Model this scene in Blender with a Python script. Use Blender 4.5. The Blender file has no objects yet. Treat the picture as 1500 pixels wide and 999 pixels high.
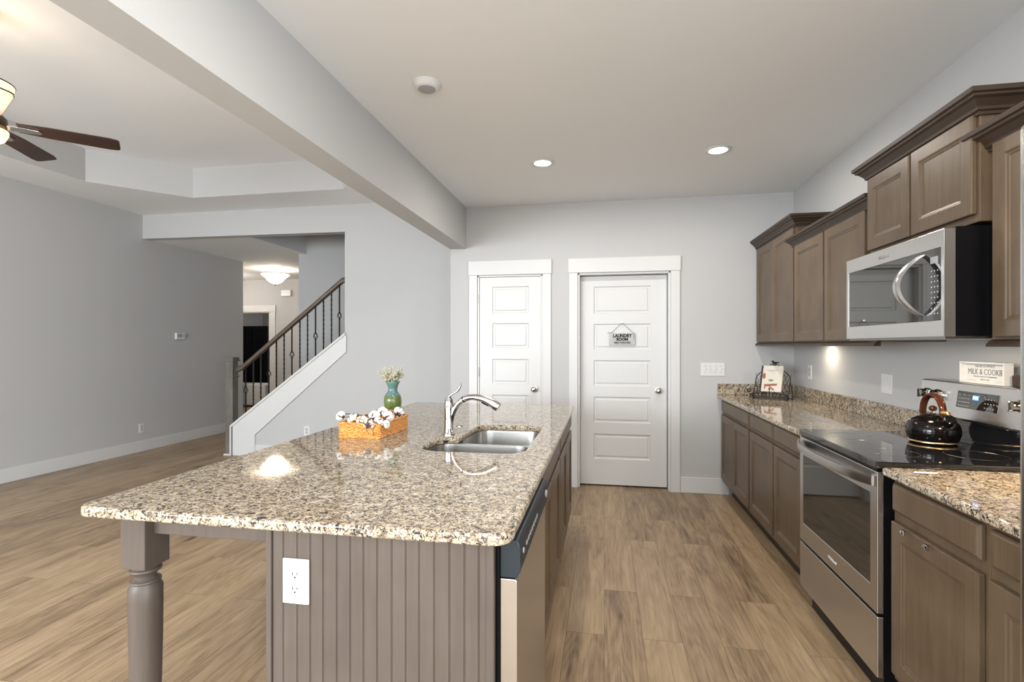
import bpy, bmesh, math, random
from mathutils import Vector, Matrix
random.seed(7)
PI = math.pi
SC = bpy.context.scene
COL = SC.collection

# ------------------------------------------------------------------ camera
cam = bpy.data.cameras.new('camera'); camo = bpy.data.objects.new('camera', cam); COL.objects.link(camo)
cam.sensor_width = 36; cam.lens = 745/1500*36; cam.shift_y = 5.5/1500; cam.clip_start = .02
camo.location = (0, 0, 1.37); camo.rotation_euler = (PI/2, 0, math.atan(135/745))
SC.camera = camo
# ------------------------------------------------------------------ exposure and world
SC.view_settings.view_transform = 'Standard'; SC.view_settings.look = 'None'
SC.view_settings.gamma = 1; SC.view_settings.exposure = 0.38
SC.view_settings.use_curve_mapping = False
W = bpy.data.worlds.new('sky'); SC.world = W; W.use_nodes = True
bg = W.node_tree.nodes['Background']; bg.inputs[0].default_value = (.80, .88, 1, 1); bg.inputs[1].default_value = 1.3

def area(name, loc, rot, sx, sy, power, color=(1, 1, 1), spread=PI):
    l = bpy.data.lights.new(name, 'AREA'); l.shape = 'RECTANGLE'; l.size = sx; l.size_y = sy
    l.energy = power; l.color = color; l.spread = spread
    o = bpy.data.objects.new(name, l); COL.objects.link(o); o.location = loc; o.rotation_euler = rot
    return o
DAY = (.90, .96, 1)
# daylight through the windows of the rear wall (y = -2.6) and of the left wall behind the camera
area('daylight_living', (-3.7, -2.52, 1.65), (PI/2-.60, 0, 0), 3.0, 1.6, 275, DAY)
area('daylight_kitchen', (-.1, -2.50, 1.45), (PI/2-.75, 0, 0), 2.2, 1.7, 55, DAY)
area('daylight_side', (-5.8, -1.2, 1.7), (PI/2, 0, -PI/2), 1.6, 1.6, 45, DAY)
area('daylight_patio', (1.60, -1.25, 1.30), (PI/2-.15, 0, PI/2), 1.7, 1.9, 98, DAY)
def disk(name, loc, r, power, color=(1, .93, .84), rot=(0, 0, 0)):
    l = bpy.data.lights.new(name, 'AREA'); l.shape = 'DISK'; l.size = 2*r; l.energy = power; l.color = color
    o = bpy.data.objects.new(name, l); COL.objects.link(o); o.location = loc; o.rotation_euler = rot
    return o
def bulb(name, loc, power, color=(1, .9, .78), r=.05):
    l = bpy.data.lights.new(name, 'POINT'); l.energy = power; l.color = color; l.shadow_soft_size = r
    o = bpy.data.objects.new(name, l); COL.objects.link(o); o.location = loc
    return o

# ------------------------------------------------------------------ materials
def new_mat(name):
    m = bpy.data.materials.new(name); m.use_nodes = True
    return m, m.node_tree.nodes, m.node_tree.links, m.node_tree.nodes['Principled BSDF']
def flat(name, col, rough=.5, metal=0, noise=0, scale=8, bump=0, bscale=200, spec=.5, emis=None, estr=0, coat=0):
    m, N, L, B = new_mat(name)
    B.inputs['Base Color'].default_value = (*col, 1); B.inputs['Roughness'].default_value = rough
    B.inputs['Metallic'].default_value = metal; B.inputs['Specular IOR Level'].default_value = spec
    B.inputs['Coat Weight'].default_value = coat
    if emis: B.inputs['Emission Color'].default_value = (*emis, 1); B.inputs['Emission Strength'].default_value = estr
    tc = N.new('ShaderNodeTexCoord')
    n = N.new('ShaderNodeTexNoise'); n.inputs['Scale'].default_value = scale; n.inputs['Detail'].default_value = 4
    L.new(tc.outputs['Object'], n.inputs['Vector'])
    mx = N.new('ShaderNodeMix'); mx.data_type = 'RGBA'
    mx.inputs[6].default_value = (*[c*(1-noise) for c in col], 1); mx.inputs[7].default_value = (*[min(1, c*(1+noise)) for c in col], 1)
    L.new(n.outputs['Fac'], mx.inputs[0]); L.new(mx.outputs[2], B.inputs['Base Color'])
    if bump:
        nb = N.new('ShaderNodeTexNoise'); nb.inputs['Scale'].default_value = bscale; nb.inputs['Detail'].default_value = 3
        L.new(tc.outputs['Object'], nb.inputs['Vector'])
        b = N.new('ShaderNodeBump'); b.inputs['Strength'].default_value = bump; b.inputs['Distance'].default_value = .002
        L.new(nb.outputs['Fac'], b.inputs['Height']); L.new(b.outputs[0], B.inputs['Normal'])
    return m
def ramp(N, stops):
    r = N.new('ShaderNodeValToRGB'); e = r.color_ramp.elements
    e[0].position, e[0].color = stops[0][0], (*stops[0][1], 1)
    e[1].position, e[1].color = stops[-1][0], (*stops[-1][1], 1)
    for p, c in stops[1:-1]:
        k = e.new(p); k.color = (*c, 1)
    return r
M = {}
M['wall'] = flat('wall_paint', (.52, .52, .52), .75, noise=.01, scale=2, bump=.12, bscale=350, spec=.25)
M['ceil'] = flat('ceiling_paint', (.83, .845, .85), .85, noise=.01, scale=2, bump=.1, bscale=300, spec=.2)
M['trim'] = flat('white_trim', (.66, .66, .655), .35, noise=.008, scale=3)
M['steel'] = flat('stainless', (.57, .56, .545), .27, 1, noise=.03, scale=5)
M['steeldark'] = flat('dark_steel', (.28, .27, .26), .3, 1, noise=.03)
M['sinksteel'] = flat('brushed_sink_steel', (.40, .39, .37), .26, 1, noise=.03, scale=6)
M['chrome'] = flat('chrome', (.52, .51, .50), .07, 1, noise=.01)
M['nickel'] = flat('satin_nickel', (.55, .53, .50), .22, 1, noise=.02)
M['black'] = flat('black_plastic', (.004, .004, .005), .3, spec=.2, noise=.1)
M['blueblack'] = flat('console_black', (.009, .016, .023), .42, noise=.08)
M['glass'] = flat('black_glass', (.012, .012, .013), .03, noise=.05, spec=.7, coat=.3)
M['mirrorglass'] = flat('smoked_mirror_glass', (.10, .10, .095), .03, noise=.02, spec=1.0, metal=.85)
M['ovenglass'] = flat('oven_glass', (.03, .027, .024), .035, noise=.02, spec=1.0, metal=.35)
M['socketwhite'] = flat('socket_white', (.50, .50, .49), .35)
M['plastic'] = flat('white_plastic', (.70, .70, .695), .3, noise=.005)
M['greyplastic'] = flat('grey_plastic', (.33, .34, .35), .4, noise=.05)
M['iron'] = flat('wrought_iron', (.02, .017, .016), .45, .4, noise=.2, scale=60)
M['bronze'] = flat('oiled_bronze', (.10, .065, .045), .35, .7, noise=.1)
M['blade'] = flat('walnut_blade', (.035, .014, .008), .4, noise=.4, scale=14)
M['paper'] = flat('paper', (.62, .58, .51), .7, noise=.02)
M['ink'] = flat('ink', (.012, .012, .014), .7, noise=.05)
M['inkgrey'] = flat('ink_grey', (.22, .23, .24), .7, noise=.05)
M['cloudy'] = flat('weathered_grey_board', (.50, .51, .50), .8, noise=.25, scale=22)
M['cord'] = flat('grey_cord', (.10, .085, .07), .8)
M['twig'] = flat('brown_husk', (.11, .055, .035), .8, noise=.3, scale=90)
M['cotton'] = flat('cotton', (.88, .87, .85), .95, noise=.03, scale=60, bump=.8, bscale=260, spec=.1)
M['kettle'] = flat('black_enamel', (.005, .004, .004), .13, noise=.05, spec=.35)
M['gold'] = flat('brass', (.75, .50, .25), .3, .9, noise=.25, scale=120)
M['leafgrey'] = flat('dried_leaf', (.17, .20, .12), .8, noise=.25, scale=60)
M['flower'] = flat('dried_blossom', (.52, .49, .36), .9, noise=.3, scale=90)
M['stem'] = flat('dried_stem', (.20, .19, .11), .85, noise=.2, scale=60)
M['darkbook'] = flat('dark_cover', (.02, .012, .010), .4, noise=.1)
M['rust'] = flat('printed_wood', (.30, .10, .055), .7, noise=.3, scale=60)
M['sage'] = flat('printed_green', (.22, .24, .13), .7, noise=.2, scale=60)
M['navy'] = flat('black_lacquer', (.006, .007, .012), .2, noise=.1)
M['sheet'] = flat('white_fabric', (.72, .72, .72), .85, noise=.03)
M['lit'] = flat('lit_lens', (1, 1, 1), .5, emis=(1, .93, .82), estr=14)
M['litglass'] = flat('lit_alabaster', (.9, .85, .75), .4, noise=.04, emis=(1, .86, .66), estr=4.5)
M['litfan'] = flat('lit_amber_glass', (.85, .7, .5), .4, noise=.06, emis=(1, .66, .36), estr=1.25)
M['display'] = flat('blue_display', (.03, .07, .2), .4, emis=(.10, .28, .9), estr=1.3)
M['digits'] = flat('display_digits', (.6, .8, 1), .4, emis=(.6, .8, 1), estr=2.2)

def wood(name, c0, c1, rough=.33, axis='Z', scale=1.0):
    """stained maple: soft blotches with a fine vertical grain"""
    m, N, L, B = new_mat(name)
    tc = N.new('ShaderNodeTexCoord')
    mp = N.new('ShaderNodeMapping'); s = {'Z': (18, 18, 1.2), 'X': (1.2, 18, 18), 'Y': (18, 1.2, 18)}[axis]
    mp.inputs['Scale'].default_value = tuple(v*scale for v in s)
    L.new(tc.outputs['Object'], mp.inputs[0])
    g = N.new('ShaderNodeTexNoise'); g.inputs['Scale'].default_value = 4; g.inputs['Detail'].default_value = 6
    L.new(mp.outputs[0], g.inputs['Vector'])
    b = N.new('ShaderNodeTexNoise'); b.inputs['Scale'].default_value = 5; b.inputs['Detail'].default_value = 3
    L.new(tc.outputs['Object'], b.inputs['Vector'])
    mx = N.new('ShaderNodeMix'); mx.data_type = 'FLOAT'; mx.inputs[0].default_value = .55
    L.new(g.outputs['Fac'], mx.inputs[2]); L.new(b.outputs['Fac'], mx.inputs[3])
    r = ramp(N, [(.30, c0), (.70, c1)]); L.new(mx.outputs[0], r.inputs[0])
    L.new(r.outputs[0], B.inputs['Base Color']); B.inputs['Roughness'].default_value = rough; B.inputs['Specular IOR Level'].default_value = .35
    return m
M['cab'] = wood('stained_maple', (.086, .056, .034), (.152, .106, .067), .36)
M['cabgrey'] = wood('grey_stained_maple', (.080, .062, .050), (.112, .089, .073), .42)
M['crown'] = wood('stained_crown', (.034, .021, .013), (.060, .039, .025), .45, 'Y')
M['rail'] = wood('stained_rail', (.085, .065, .045), (.14, .11, .08), .35, 'X')
M['newel'] = wood('grey_newel', (.10, .095, .08), (.20, .19, .165), .5)
M['knobwood'] = wood('tortoise_brown', (.012, .004, .002), (.13, .038, .015), .15, 'Z', 3)

def granite():
    m, N, L, B = new_mat('granite')
    tc = N.new('ShaderNodeTexCoord'); V = tc.outputs['Object']
    def noise(sc, det=3, rough=.6, dist=0, off=0):
        mp = N.new('ShaderNodeMapping'); mp.inputs['Location'].default_value = (off, off*1.7, off*.6)
        L.new(V, mp.inputs[0])
        n = N.new('ShaderNodeTexNoise'); n.inputs['Scale'].default_value = sc; n.inputs['Detail'].default_value = det
        n.inputs['Roughness'].default_value = rough; n.inputs['Distortion'].default_value = dist
        L.new(mp.outputs[0], n.inputs['Vector']); return n.outputs['Fac']
    base = ramp(N, [(.28, (.25, .19, .13)), (.44, (.43, .345, .245)), (.60, (.56, .48, .36)), (.75, (.69, .65, .57))])
    L.new(noise(38, 4, .6, .4), base.inputs[0])
    def over(prev, mask, lo, hi, col):
        r = ramp(N, [(lo, (1, 1, 1)), (hi, (0, 0, 0))]); L.new(mask, r.inputs[0])
        mx = N.new('ShaderNodeMix'); mx.data_type = 'RGBA'; L.new(r.outputs[0], mx.inputs[0])
        L.new(prev, mx.inputs[6]); mx.inputs[7].default_value = (*col, 1); return mx.outputs[2]
    c = over(base.outputs[0], noise(70, 4, .68, .8, 3.1), .42, .47, (.16, .12, .095))
    c = over(c, noise(56, 5, .72, 1.0, 7.7), .41, .445, (.022, .018, .018))
    c = over(c, noise(130, 2, .6, .5, 11.3), .385, .42, (.04, .032, .03))
    L.new(c, B.inputs['Base Color'])
    B.inputs['Roughness'].default_value = .045; B.inputs['Specular IOR Level'].default_value = .55
    return m
M['granite'] = granite()

def floor_mat():
    m, N, L, B = new_mat('vinyl_oak_planks')
    tc = N.new('ShaderNodeTexCoord')
    mp = N.new('ShaderNodeMapping'); mp.inputs['Rotation'].default_value = (0, 0, PI/2)
    L.new(tc.outputs['Object'], mp.inputs[0])
    br = N.new('ShaderNodeTexBrick'); br.offset = .37; br.offset_frequency = 2
    br.inputs['Scale'].default_value = 1; br.inputs['Brick Width'].default_value = 1.22; br.inputs['Row Height'].default_value = .178
    br.inputs['Mortar Size'].default_value = .0012; br.inputs['Mortar Smooth'].default_value = .1; br.inputs['Bias'].default_value = 0
    br.inputs['Color1'].default_value = (0, 0, 0, 1); br.inputs['Color2'].default_value = (1, 1, 1, 1)
    L.new(mp.outputs[0], br.inputs['Vector'])
    bw = N.new('ShaderNodeSeparateColor'); L.new(br.outputs['Color'], bw.inputs[0])
    # grain, offset plank by plank
    vm = N.new('ShaderNodeVectorMath'); vm.operation = 'MULTIPLY'; vm.inputs[1].default_value = (13, 5, 0)
    cb = N.new('ShaderNodeCombineXYZ')
    for k in range(3): L.new(bw.outputs[0], cb.inputs[k])
    L.new(cb.outputs[0], vm.inputs[0])
    ad = N.new('ShaderNodeVectorMath'); L.new(tc.outputs['Object'], ad.inputs[0]); L.new(vm.outputs[0], ad.inputs[1])
    g = N.new('ShaderNodeMapping'); g.inputs['Scale'].default_value = (6.5, 1.1, 1); L.new(ad.outputs[0], g.inputs[0])
    n1 = N.new('ShaderNodeTexNoise'); n1.inputs['Scale'].default_value = 1.6; n1.inputs['Detail'].default_value = 7; n1.inputs['Roughness'].default_value = .62; n1.inputs['Distortion'].default_value = .9
    L.new(g.outputs[0], n1.inputs['Vector'])
    g2 = N.new('ShaderNodeMapping'); g2.inputs['Scale'].default_value = (42, 1.5, 1); L.new(ad.outputs[0], g2.inputs[0])
    n2 = N.new('ShaderNodeTexNoise'); n2.inputs['Scale'].default_value = 2.2; n2.inputs['Detail'].default_value = 5; n2.inputs['Distortion'].default_value = .4
    L.new(g2.outputs[0], n2.inputs['Vector'])
    # cathedral rings
    g3 = N.new('ShaderNodeMapping'); g3.inputs['Scale'].default_value = (5.5, .8, 1); L.new(ad.outputs[0], g3.inputs[0])
    n3 = N.new('ShaderNodeTexNoise'); n3.inputs['Scale'].default_value = 1.1; n3.inputs['Detail'].default_value = 1.5
    L.new(g3.outputs[0], n3.inputs['Vector'])
    ml = N.new('ShaderNodeMath'); ml.operation = 'MULTIPLY'; ml.inputs[1].default_value = 110; L.new(n3.outputs['Fac'], ml.inputs[0])
    sn = N.new('ShaderNodeMath'); sn.operation = 'SINE'; L.new(ml.outputs[0], sn.inputs[0])
    # knots
    vo = N.new('ShaderNodeTexVoronoi'); vo.inputs['Scale'].default_value = 1.5
    g4 = N.new('ShaderNodeMapping'); g4.inputs['Scale'].default_value = (2.0, .9, 1); L.new(ad.outputs[0], g4.inputs[0]); L.new(g4.outputs[0], vo.inputs['Vector'])
    kn = N.new('ShaderNodeMapRange'); kn.inputs[1].default_value = .0; kn.inputs[2].default_value = .13; kn.inputs[3].default_value = .55; kn.inputs[4].default_value = 0
    L.new(vo.outputs['Distance'], kn.inputs[0])
    def mad(a, k, b):
        x = N.new('ShaderNodeMath'); x.operation = 'MULTIPLY_ADD'; L.new(a, x.inputs[0]); x.inputs[1].default_value = k
        if b is None: x.inputs[2].default_value = 0
        else: L.new(b, x.inputs[2])
        return x.outputs[0]
    t = mad(n1.outputs['Fac'], .72, None)
    t = mad(n2.outputs['Fac'], .50, t)
    t = mad(sn.outputs[0], .034, t)
    t = mad(bw.outputs[0], .17, t)
    t = mad(kn.outputs[0], -.7, t)
    r = ramp(N, [(.38, (.085, .052, .030)), (.55, (.22, .148, .086)), (.72, (.345, .240, .143)), (.95, (.46, .335, .208))])
    L.new(t, r.inputs[0])
    mo = N.new('ShaderNodeMix'); mo.data_type = 'RGBA'; L.new(br.outputs['Fac'], mo.inputs[0])
    L.new(r.outputs[0], mo.inputs[6]); mo.inputs[7].default_value = (.13, .088, .055, 1)
    L.new(mo.outputs[2], B.inputs['Base Color'])
    B.inputs['Roughness'].default_value = .36; B.inputs['Specular IOR Level'].default_value = .4
    bp = N.new('ShaderNodeBump'); bp.inputs['Strength'].default_value = .12; bp.inputs['Distance'].default_value = .002
    L.new(n2.outputs['Fac'], bp.inputs['Height']); L.new(bp.outputs[0], B.inputs['Normal'])
    return m
M['floor'] = floor_mat()

def wicker():
    m, N, L, B = new_mat('honey_wicker')
    tc = N.new('ShaderNodeTexCoord')
    mp = N.new('ShaderNodeMapping'); mp.inputs['Scale'].default_value = (60, 60, 260); L.new(tc.outputs['Object'], mp.inputs[0])
    n = N.new('ShaderNodeTexNoise'); n.inputs['Scale'].default_value = 1.2; n.inputs['Detail'].default_value = 3; L.new(mp.outputs[0], n.inputs['Vector'])
    r = ramp(N, [(.32, (.30, .095, .02)), (.5, (.68, .29, .065)), (.7, (.88, .50, .16))]); L.new(n.outputs['Fac'], r.inputs[0])
    L.new(r.outputs[0], B.inputs['Base Color']); B.inputs['Roughness'].default_value = .5
    return m
M['wicker'] = wicker()
def glaze():
    m, N, L, B = new_mat('two_tone_glaze')
    tc = N.new('ShaderNodeTexCoord'); sp = N.new('ShaderNodeSeparateXYZ'); L.new(tc.outputs['Object'], sp.inputs[0])
    n = N.new('ShaderNodeTexNoise'); n.inputs['Scale'].default_value = 40; L.new(tc.outputs['Object'], n.inputs['Vector'])
    a = N.new('ShaderNodeMath'); a.operation = 'MULTIPLY_ADD'; L.new(n.outputs['Fac'], a.inputs[0]); a.inputs[1].default_value = .02; L.new(sp.outputs[2], a.inputs[2])
    k = N.new('ShaderNodeMapRange'); k.inputs[1].default_value = 0; k.inputs[2].default_value = .27; L.new(a.outputs[0], k.inputs[0])
    r = ramp(N, [(.0, (.05, .08, .02)), (.55, (.11, .15, .04)), (.655, (.10, .14, .05)), (.675, (.085, .17, .18)), (.95, (.10, .19, .15)), (1.0, (.16, .16, .07))])
    L.new(k.outputs[0], r.inputs[0]); L.new(r.outputs[0], B.inputs['Base Color']); B.inputs['Roughness'].default_value = .14
    return m
M['glaze'] = glaze()

# ------------------------------------------------------------------ mesh helpers
def box(bm, x0, y0, z0, x1, y1, z1):
    v = [bm.verts.new(p) for p in ((x0,y0,z0),(x1,y0,z0),(x1,y1,z0),(x0,y1,z0),(x0,y0,z1),(x1,y0,z1),(x1,y1,z1),(x0,y1,z1))]
    for f in ((3,2,1,0),(4,5,6,7),(0,1,5,4),(1,2,6,5),(2,3,7,6),(3,0,4,7)): bm.faces.new([v[i] for i in f])
def prism(bm, poly, axis, a, b):
    """extrude a 2-D polygon along an axis; poly coordinates are the two other axes in order"""
    def P(p, t): return {'x': (t, p[0], p[1]), 'y': (p[0], t, p[1]), 'z': (p[0], p[1], t)}[axis]
    A = [bm.verts.new(P(p, a)) for p in poly]; B_ = [bm.verts.new(P(p, b)) for p in poly]; n = len(poly)
    bm.faces.new(A); bm.faces.new(B_[::-1])
    for i in range(n): bm.faces.new((A[i], B_[i], B_[(i+1) % n], A[(i+1) % n]))
def basis(d):
    d = Vector(d).normalized(); u = d.cross(Vector((0, 0, 1)))
    if u.length < 1e-4: u = d.cross(Vector((0, 1, 0)))
    u.normalize(); return d, u, d.cross(u).normalized()
def tube(bm, pts, r, n=8, closed=False, cap=True, flat_=1.0, twist=0):
    pts = [Vector(p) for p in pts]; m = len(pts)
    rs = r if isinstance(r, (list, tuple)) else [r]*m
    rings = []; up = None
    for i, p in enumerate(pts):
        if closed: d = pts[(i+1) % m]-pts[i-1]
        else: d = pts[min(i+1, m-1)]-pts[max(i-1, 0)]
        d.normalize()
        if up is None: _, u, w = basis(d)
        else:
            u = up-d*up.dot(d)
            if u.length < 1e-5: _, u, w = basis(d)
            u.normalize(); w = d.cross(u)
        up = u
        a0 = twist*i
        rings.append([bm.verts.new(p+(u*math.cos(a0+2*PI*k/n)+w*math.sin(a0+2*PI*k/n)*flat_)*rs[i]) for k in range(n)])
    for i in range(m if closed else m-1):
        A, B_ = rings[i], rings[(i+1) % m]
        for k in range(n): bm.faces.new((A[k], A[(k+1) % n], B_[(k+1) % n], B_[k]))
    if cap and not closed: bm.faces.new(rings[0][::-1]); bm.faces.new(rings[-1])
def lathe(bm, prof, c=(0, 0, 0), n=32, axis='z', cap=True):
    rings = []
    for r, z in prof:
        if r < 1e-6: rings.append([bm.verts.new(_ax(c, 0, 0, z, axis))])
        else: rings.append([bm.verts.new(_ax(c, r*math.cos(2*PI*k/n), r*math.sin(2*PI*k/n), z, axis)) for k in range(n)])
    for A, B_ in zip(rings, rings[1:]):
        for k in range(n):
            if len(A) == 1 and len(B_) == 1: continue
            if len(A) == 1: bm.faces.new((A[0], B_[k], B_[(k+1) % n]))
            elif len(B_) == 1: bm.faces.new((A[k], B_[0], A[(k+1) % n]))
            else: bm.faces.new((A[k], A[(k+1) % n], B_[(k+1) % n], B_[k]))
    if not cap:
        if len(rings[0]) > 1 and len(rings[-1]) > 1:
            A, B_ = rings[-1], rings[0]
            for k in range(n): bm.faces.new((A[k], A[(k+1) % n], B_[(k+1) % n], B_[k]))
        return
    if len(rings[0]) > 1: bm.faces.new(rings[0])
    if len(rings[-1]) > 1: bm.faces.new(rings[-1][::-1])
def _ax(c, a, b, z, axis):
    if axis == 'z': return (c[0]+a, c[1]+b, c[2]+z)
    if axis == 'y': return (c[0]+a, c[1]+z, c[2]+b)
    return (c[0]+z, c[1]+a, c[2]+b)
def ball(bm, c, r, seg=16, rings=10, sq=(1, 1, 1)):
    mt = Matrix.Translation(c) @ Matrix.Diagonal((r*sq[0], r*sq[1], r*sq[2], 1))
    bmesh.ops.create_uvsphere(bm, u_segments=seg, v_segments=rings, radius=1, matrix=mt)
def slab_panels(bm, w, h, t, opens, rings, x0=0, z0=0):
    """board in the x-z plane, front at y=0 facing -y, back at y=t, with moulded recesses.
    opens: (xa, za, xb, zb) rectangles; rings: (inset, depth) steps"""
    xs = sorted({0, w, *[o[0] for o in opens], *[o[2] for o in opens]})
    zs = sorted({0, h, *[o[1] for o in opens], *[o[3] for o in opens]})
    vc = {}
    def V(x, y, z):
        k = (round(x, 5), round(y, 5), round(z, 5))
        if k not in vc: vc[k] = bm.verts.new((x0+x, y, z0+z))
        return vc[k]
    for i in range(len(xs)-1):
        for j in range(len(zs)-1):
            a, b, c, d = xs[i], zs[j], xs[i+1], zs[j+1]
            if any(abs(o[0]-a) < 1e-6 and abs(o[1]-b) < 1e-6 and abs(o[2]-c) < 1e-6 and abs(o[3]-d) < 1e-6 for o in opens):
                prev = [V(a, 0, b), V(c, 0, b), V(c, 0, d), V(a, 0, d)]
                for ins, dep in rings:
                    cur = [V(a+ins, dep, b+ins), V(c-ins, dep, b+ins), V(c-ins, dep, d-ins), V(a+ins, dep, d-ins)]
                    for k in range(4): bm.faces.new((prev[k], prev[(k+1) % 4], cur[(k+1) % 4], cur[k]))
                    prev = cur
                bm.faces.new(prev)
            else: bm.faces.new((V(a, 0, b), V(c, 0, b), V(c, 0, d), V(a, 0, d)))
            bm.faces.new((V(a, t, d), V(c, t, d), V(c, t, b), V(a, t, b)))
    for i in range(len(xs)-1):
        a, c = xs[i], xs[i+1]
        bm.faces.new((V(a, t, 0), V(c, t, 0), V(c, 0, 0), V(a, 0, 0))); bm.faces.new((V(a, 0, h), V(c, 0, h), V(c, t, h), V(a, t, h)))
    for j in range(len(zs)-1):
        b, d = zs[j], zs[j+1]
        bm.faces.new((V(0, 0, b), V(0, 0, d), V(0, t, d), V(0, t, b))); bm.faces.new((V(w, 0, b), V(w, t, b), V(w, t, d), V(w, 0, d)))

USED = {}
def link(o, parent):
    COL.objects.link(o)
    if parent is not None: o.parent = parent
    return o
def obj(name, bm, mat, parent=None, bevel=0, smooth=0, loc=None, rot=None, seg=2, sub=0):
    bmesh.ops.recalc_face_normals(bm, faces=bm.faces)
    me = bpy.data.meshes.new(name); bm.to_mesh(me); bm.free()
    for m_ in (mat if isinstance(mat, (list, tuple)) else [mat]): me.materials.append(M[m_])
    if smooth:
        for p in me.polygons: p.use_smooth = True
        me.set_sharp_from_angle(angle=math.radians(smooth))
    o = link(bpy.data.objects.new(name, me), parent)
    if loc: o.location = loc
    if rot: o.rotation_euler = rot
    if bevel:
        b = o.modifiers.new('bevel', 'BEVEL'); b.width = bevel; b.segments = seg; b.limit_method = 'ANGLE'; b.angle_limit = math.radians(40)
    if sub:
        s = o.modifiers.new('sub', 'SUBSURF'); s.levels = sub; s.render_levels = sub
    return o
def tag(o, label, cat=None, group=None, kind=None):
    if label: o['label'] = label
    if cat: o['category'] = cat
    if group: o['group'] = group
    if kind: o['kind'] = kind
    return o
def thing(name, label, cat, loc=(0, 0, 0), rz=0, group=None):
    o = bpy.data.objects.new(name, None); COL.objects.link(o); o.empty_display_size = .05
    o.location = loc; o.rotation_euler = (0, 0, rz)
    return tag(o, label, cat, group)
def struct(name, bm, mat, label, cat='wall', **k): return tag(obj(name, bm, mat, **k), label, cat, kind='structure')
def part(name, mat, parent, *boxes, bevel=0, **k):
    bm = bmesh.new()
    for b in boxes: box(bm, *b)
    return obj(name, bm, mat, parent, bevel=bevel, **k)
def copy_tree(o, parent=None):
    c = o.copy(); COL.objects.link(c); c.parent = parent
    for ch in list(o.children): copy_tree(ch, c)
    return c
def rrect(x0, y0, x1, y1, r, n=6):
    pts = []
    for cx, cy, a in ((x1-r, y1-r, 0), (x0+r, y1-r, PI/2), (x0+r, y0+r, PI), (x1-r, y0+r, 1.5*PI)):
        for k in range(n+1): pts.append((cx+r*math.cos(a+PI/2*k/n), cy+r*math.sin(a+PI/2*k/n)))
    return pts
def plate(name, outer, holes, z0, z1, mat, parent=None, bevel=0, res=2):
    """flat plate with holes cut through it"""
    cu = bpy.data.curves.new('tmp', 'CURVE'); cu.dimensions = '2D'; cu.fill_mode = 'BOTH'
    cu.extrude = (z1-z0)/2-bevel; cu.bevel_depth = bevel; cu.bevel_resolution = res; cu.offset = -bevel
    for poly in [outer]+holes:
        s = cu.splines.new('POLY'); s.points.add(len(poly)-1); s.use_cyclic_u = True
        for p, q in zip(s.points, poly): p.co = (q[0], q[1], 0, 1)
    to = bpy.data.objects.new('tmp', cu); COL.objects.link(to)
    dg = bpy.context.evaluated_depsgraph_get()
    me = bpy.data.meshes.new_from_object(to.evaluated_get(dg)); bpy.data.objects.remove(to); me.name = name
    me.transform(Matrix.Translation((0, 0, (z0+z1)/2)))
    me.materials.clear(); me.materials.append(M[mat])
    for p in me.polygons: p.use_smooth = True
    me.set_sharp_from_angle(angle=math.radians(40))
    return link(bpy.data.objects.new(name, me), parent)
def text(name, body, size, mat, parent, loc, rot=(PI/2, 0, 0), ext=.0006, off=0, sx=1, align='CENTER', shear=0):
    cu = bpy.data.curves.new('tmp', 'FONT'); cu.body = body; cu.size = size; cu.extrude = ext; cu.offset = off; cu.align_x = align; cu.align_y = 'CENTER'; cu.shear = shear; cu.resolution_u = 3
    to = bpy.data.objects.new('tmp', cu); COL.objects.link(to)
    dg = bpy.context.evaluated_depsgraph_get()
    me = bpy.data.meshes.new_from_object(to.evaluated_get(dg)); bpy.data.objects.remove(to); me.name = name
    me.materials.clear(); me.materials.append(M[mat])
    o = link(bpy.data.objects.new(name, me), parent); o.location = loc; o.rotation_euler = rot; o.scale = (sx, 1, 1)
    return o

# ================================================================== ROOM
XL, XR, YB, YS = -5.85, 1.67, 4.93, 5.60          # left wall, right wall, kitchen back wall, stair wall
def sbox(name, label, mat, *bs, cat='wall'):
    bm = bmesh.new()
    for b in bs: box(bm, *b)
    return struct(name, bm, mat, label, cat)
sbox('floor', 'brown oak-look vinyl plank floor running through kitchen and living room', 'floor', (-9.5, -2.75, -.1, 1.8, 13.2, 0), cat='floor')
sbox('wall_left', 'long grey living room wall with thermostat', 'wall', (XL-.12, -2.6, 0, XL, -2.2, 3.5), (XL-.12, -.2, 0, XL, 7.45, 3.5), (XL-.12, -2.2, 0, XL, -.2, .9), (XL-.12, -2.2, 2.5, XL, -.2, 3.5))
sbox('wall_right', 'grey kitchen wall behind range and cabinets', 'wall', (XR, -2.6, 0, XR+.12, -2.15, 2.85), (XR, -.35, 0, XR+.12, YB+.12, 2.85), (XR, -2.15, 0, XR+.12, -.35, .30), (XR, -2.15, 2.3, XR+.12, -.35, 2.85))
# kitchen back wall, door openings left free
D1 = (-1.225, -.602); D2 = (-.235, .592); DH = 2.056
sbox('wall_back', 'grey kitchen end wall holding the two white doors', 'wall',
     (-1.522, YB, 0, D1[0], YB+.12, 2.85), (D1[1], YB, 0, D2[0], YB+.12, 2.85), (D2[1], YB, 0, XR, YB+.12, 2.85),
     (D1[0], YB, DH, D1[1], YB+.12, 2.85), (D2[0], YB, DH, D2[1], YB+.12, 2.85))
sbox('wall_wing', 'short return wall between kitchen end wall and stair wall', 'wall', (-1.522, YB+.12, 0, -1.40, YS+.12, 3.5))
bm = bmesh.new()
prism(bm, [(XL, 2.735), (-3.037, 2.715), (-3.037, 1.46), (-4.53, .345), (-4.53, 0), (-1.522, 0), (-1.522, 3.5), (XL, 3.5)][::-1], 'y', YS, YS+.12)
struct('wall_stair', bm, 'wall', 'pale wall with the open staircase cut-out')
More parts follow.
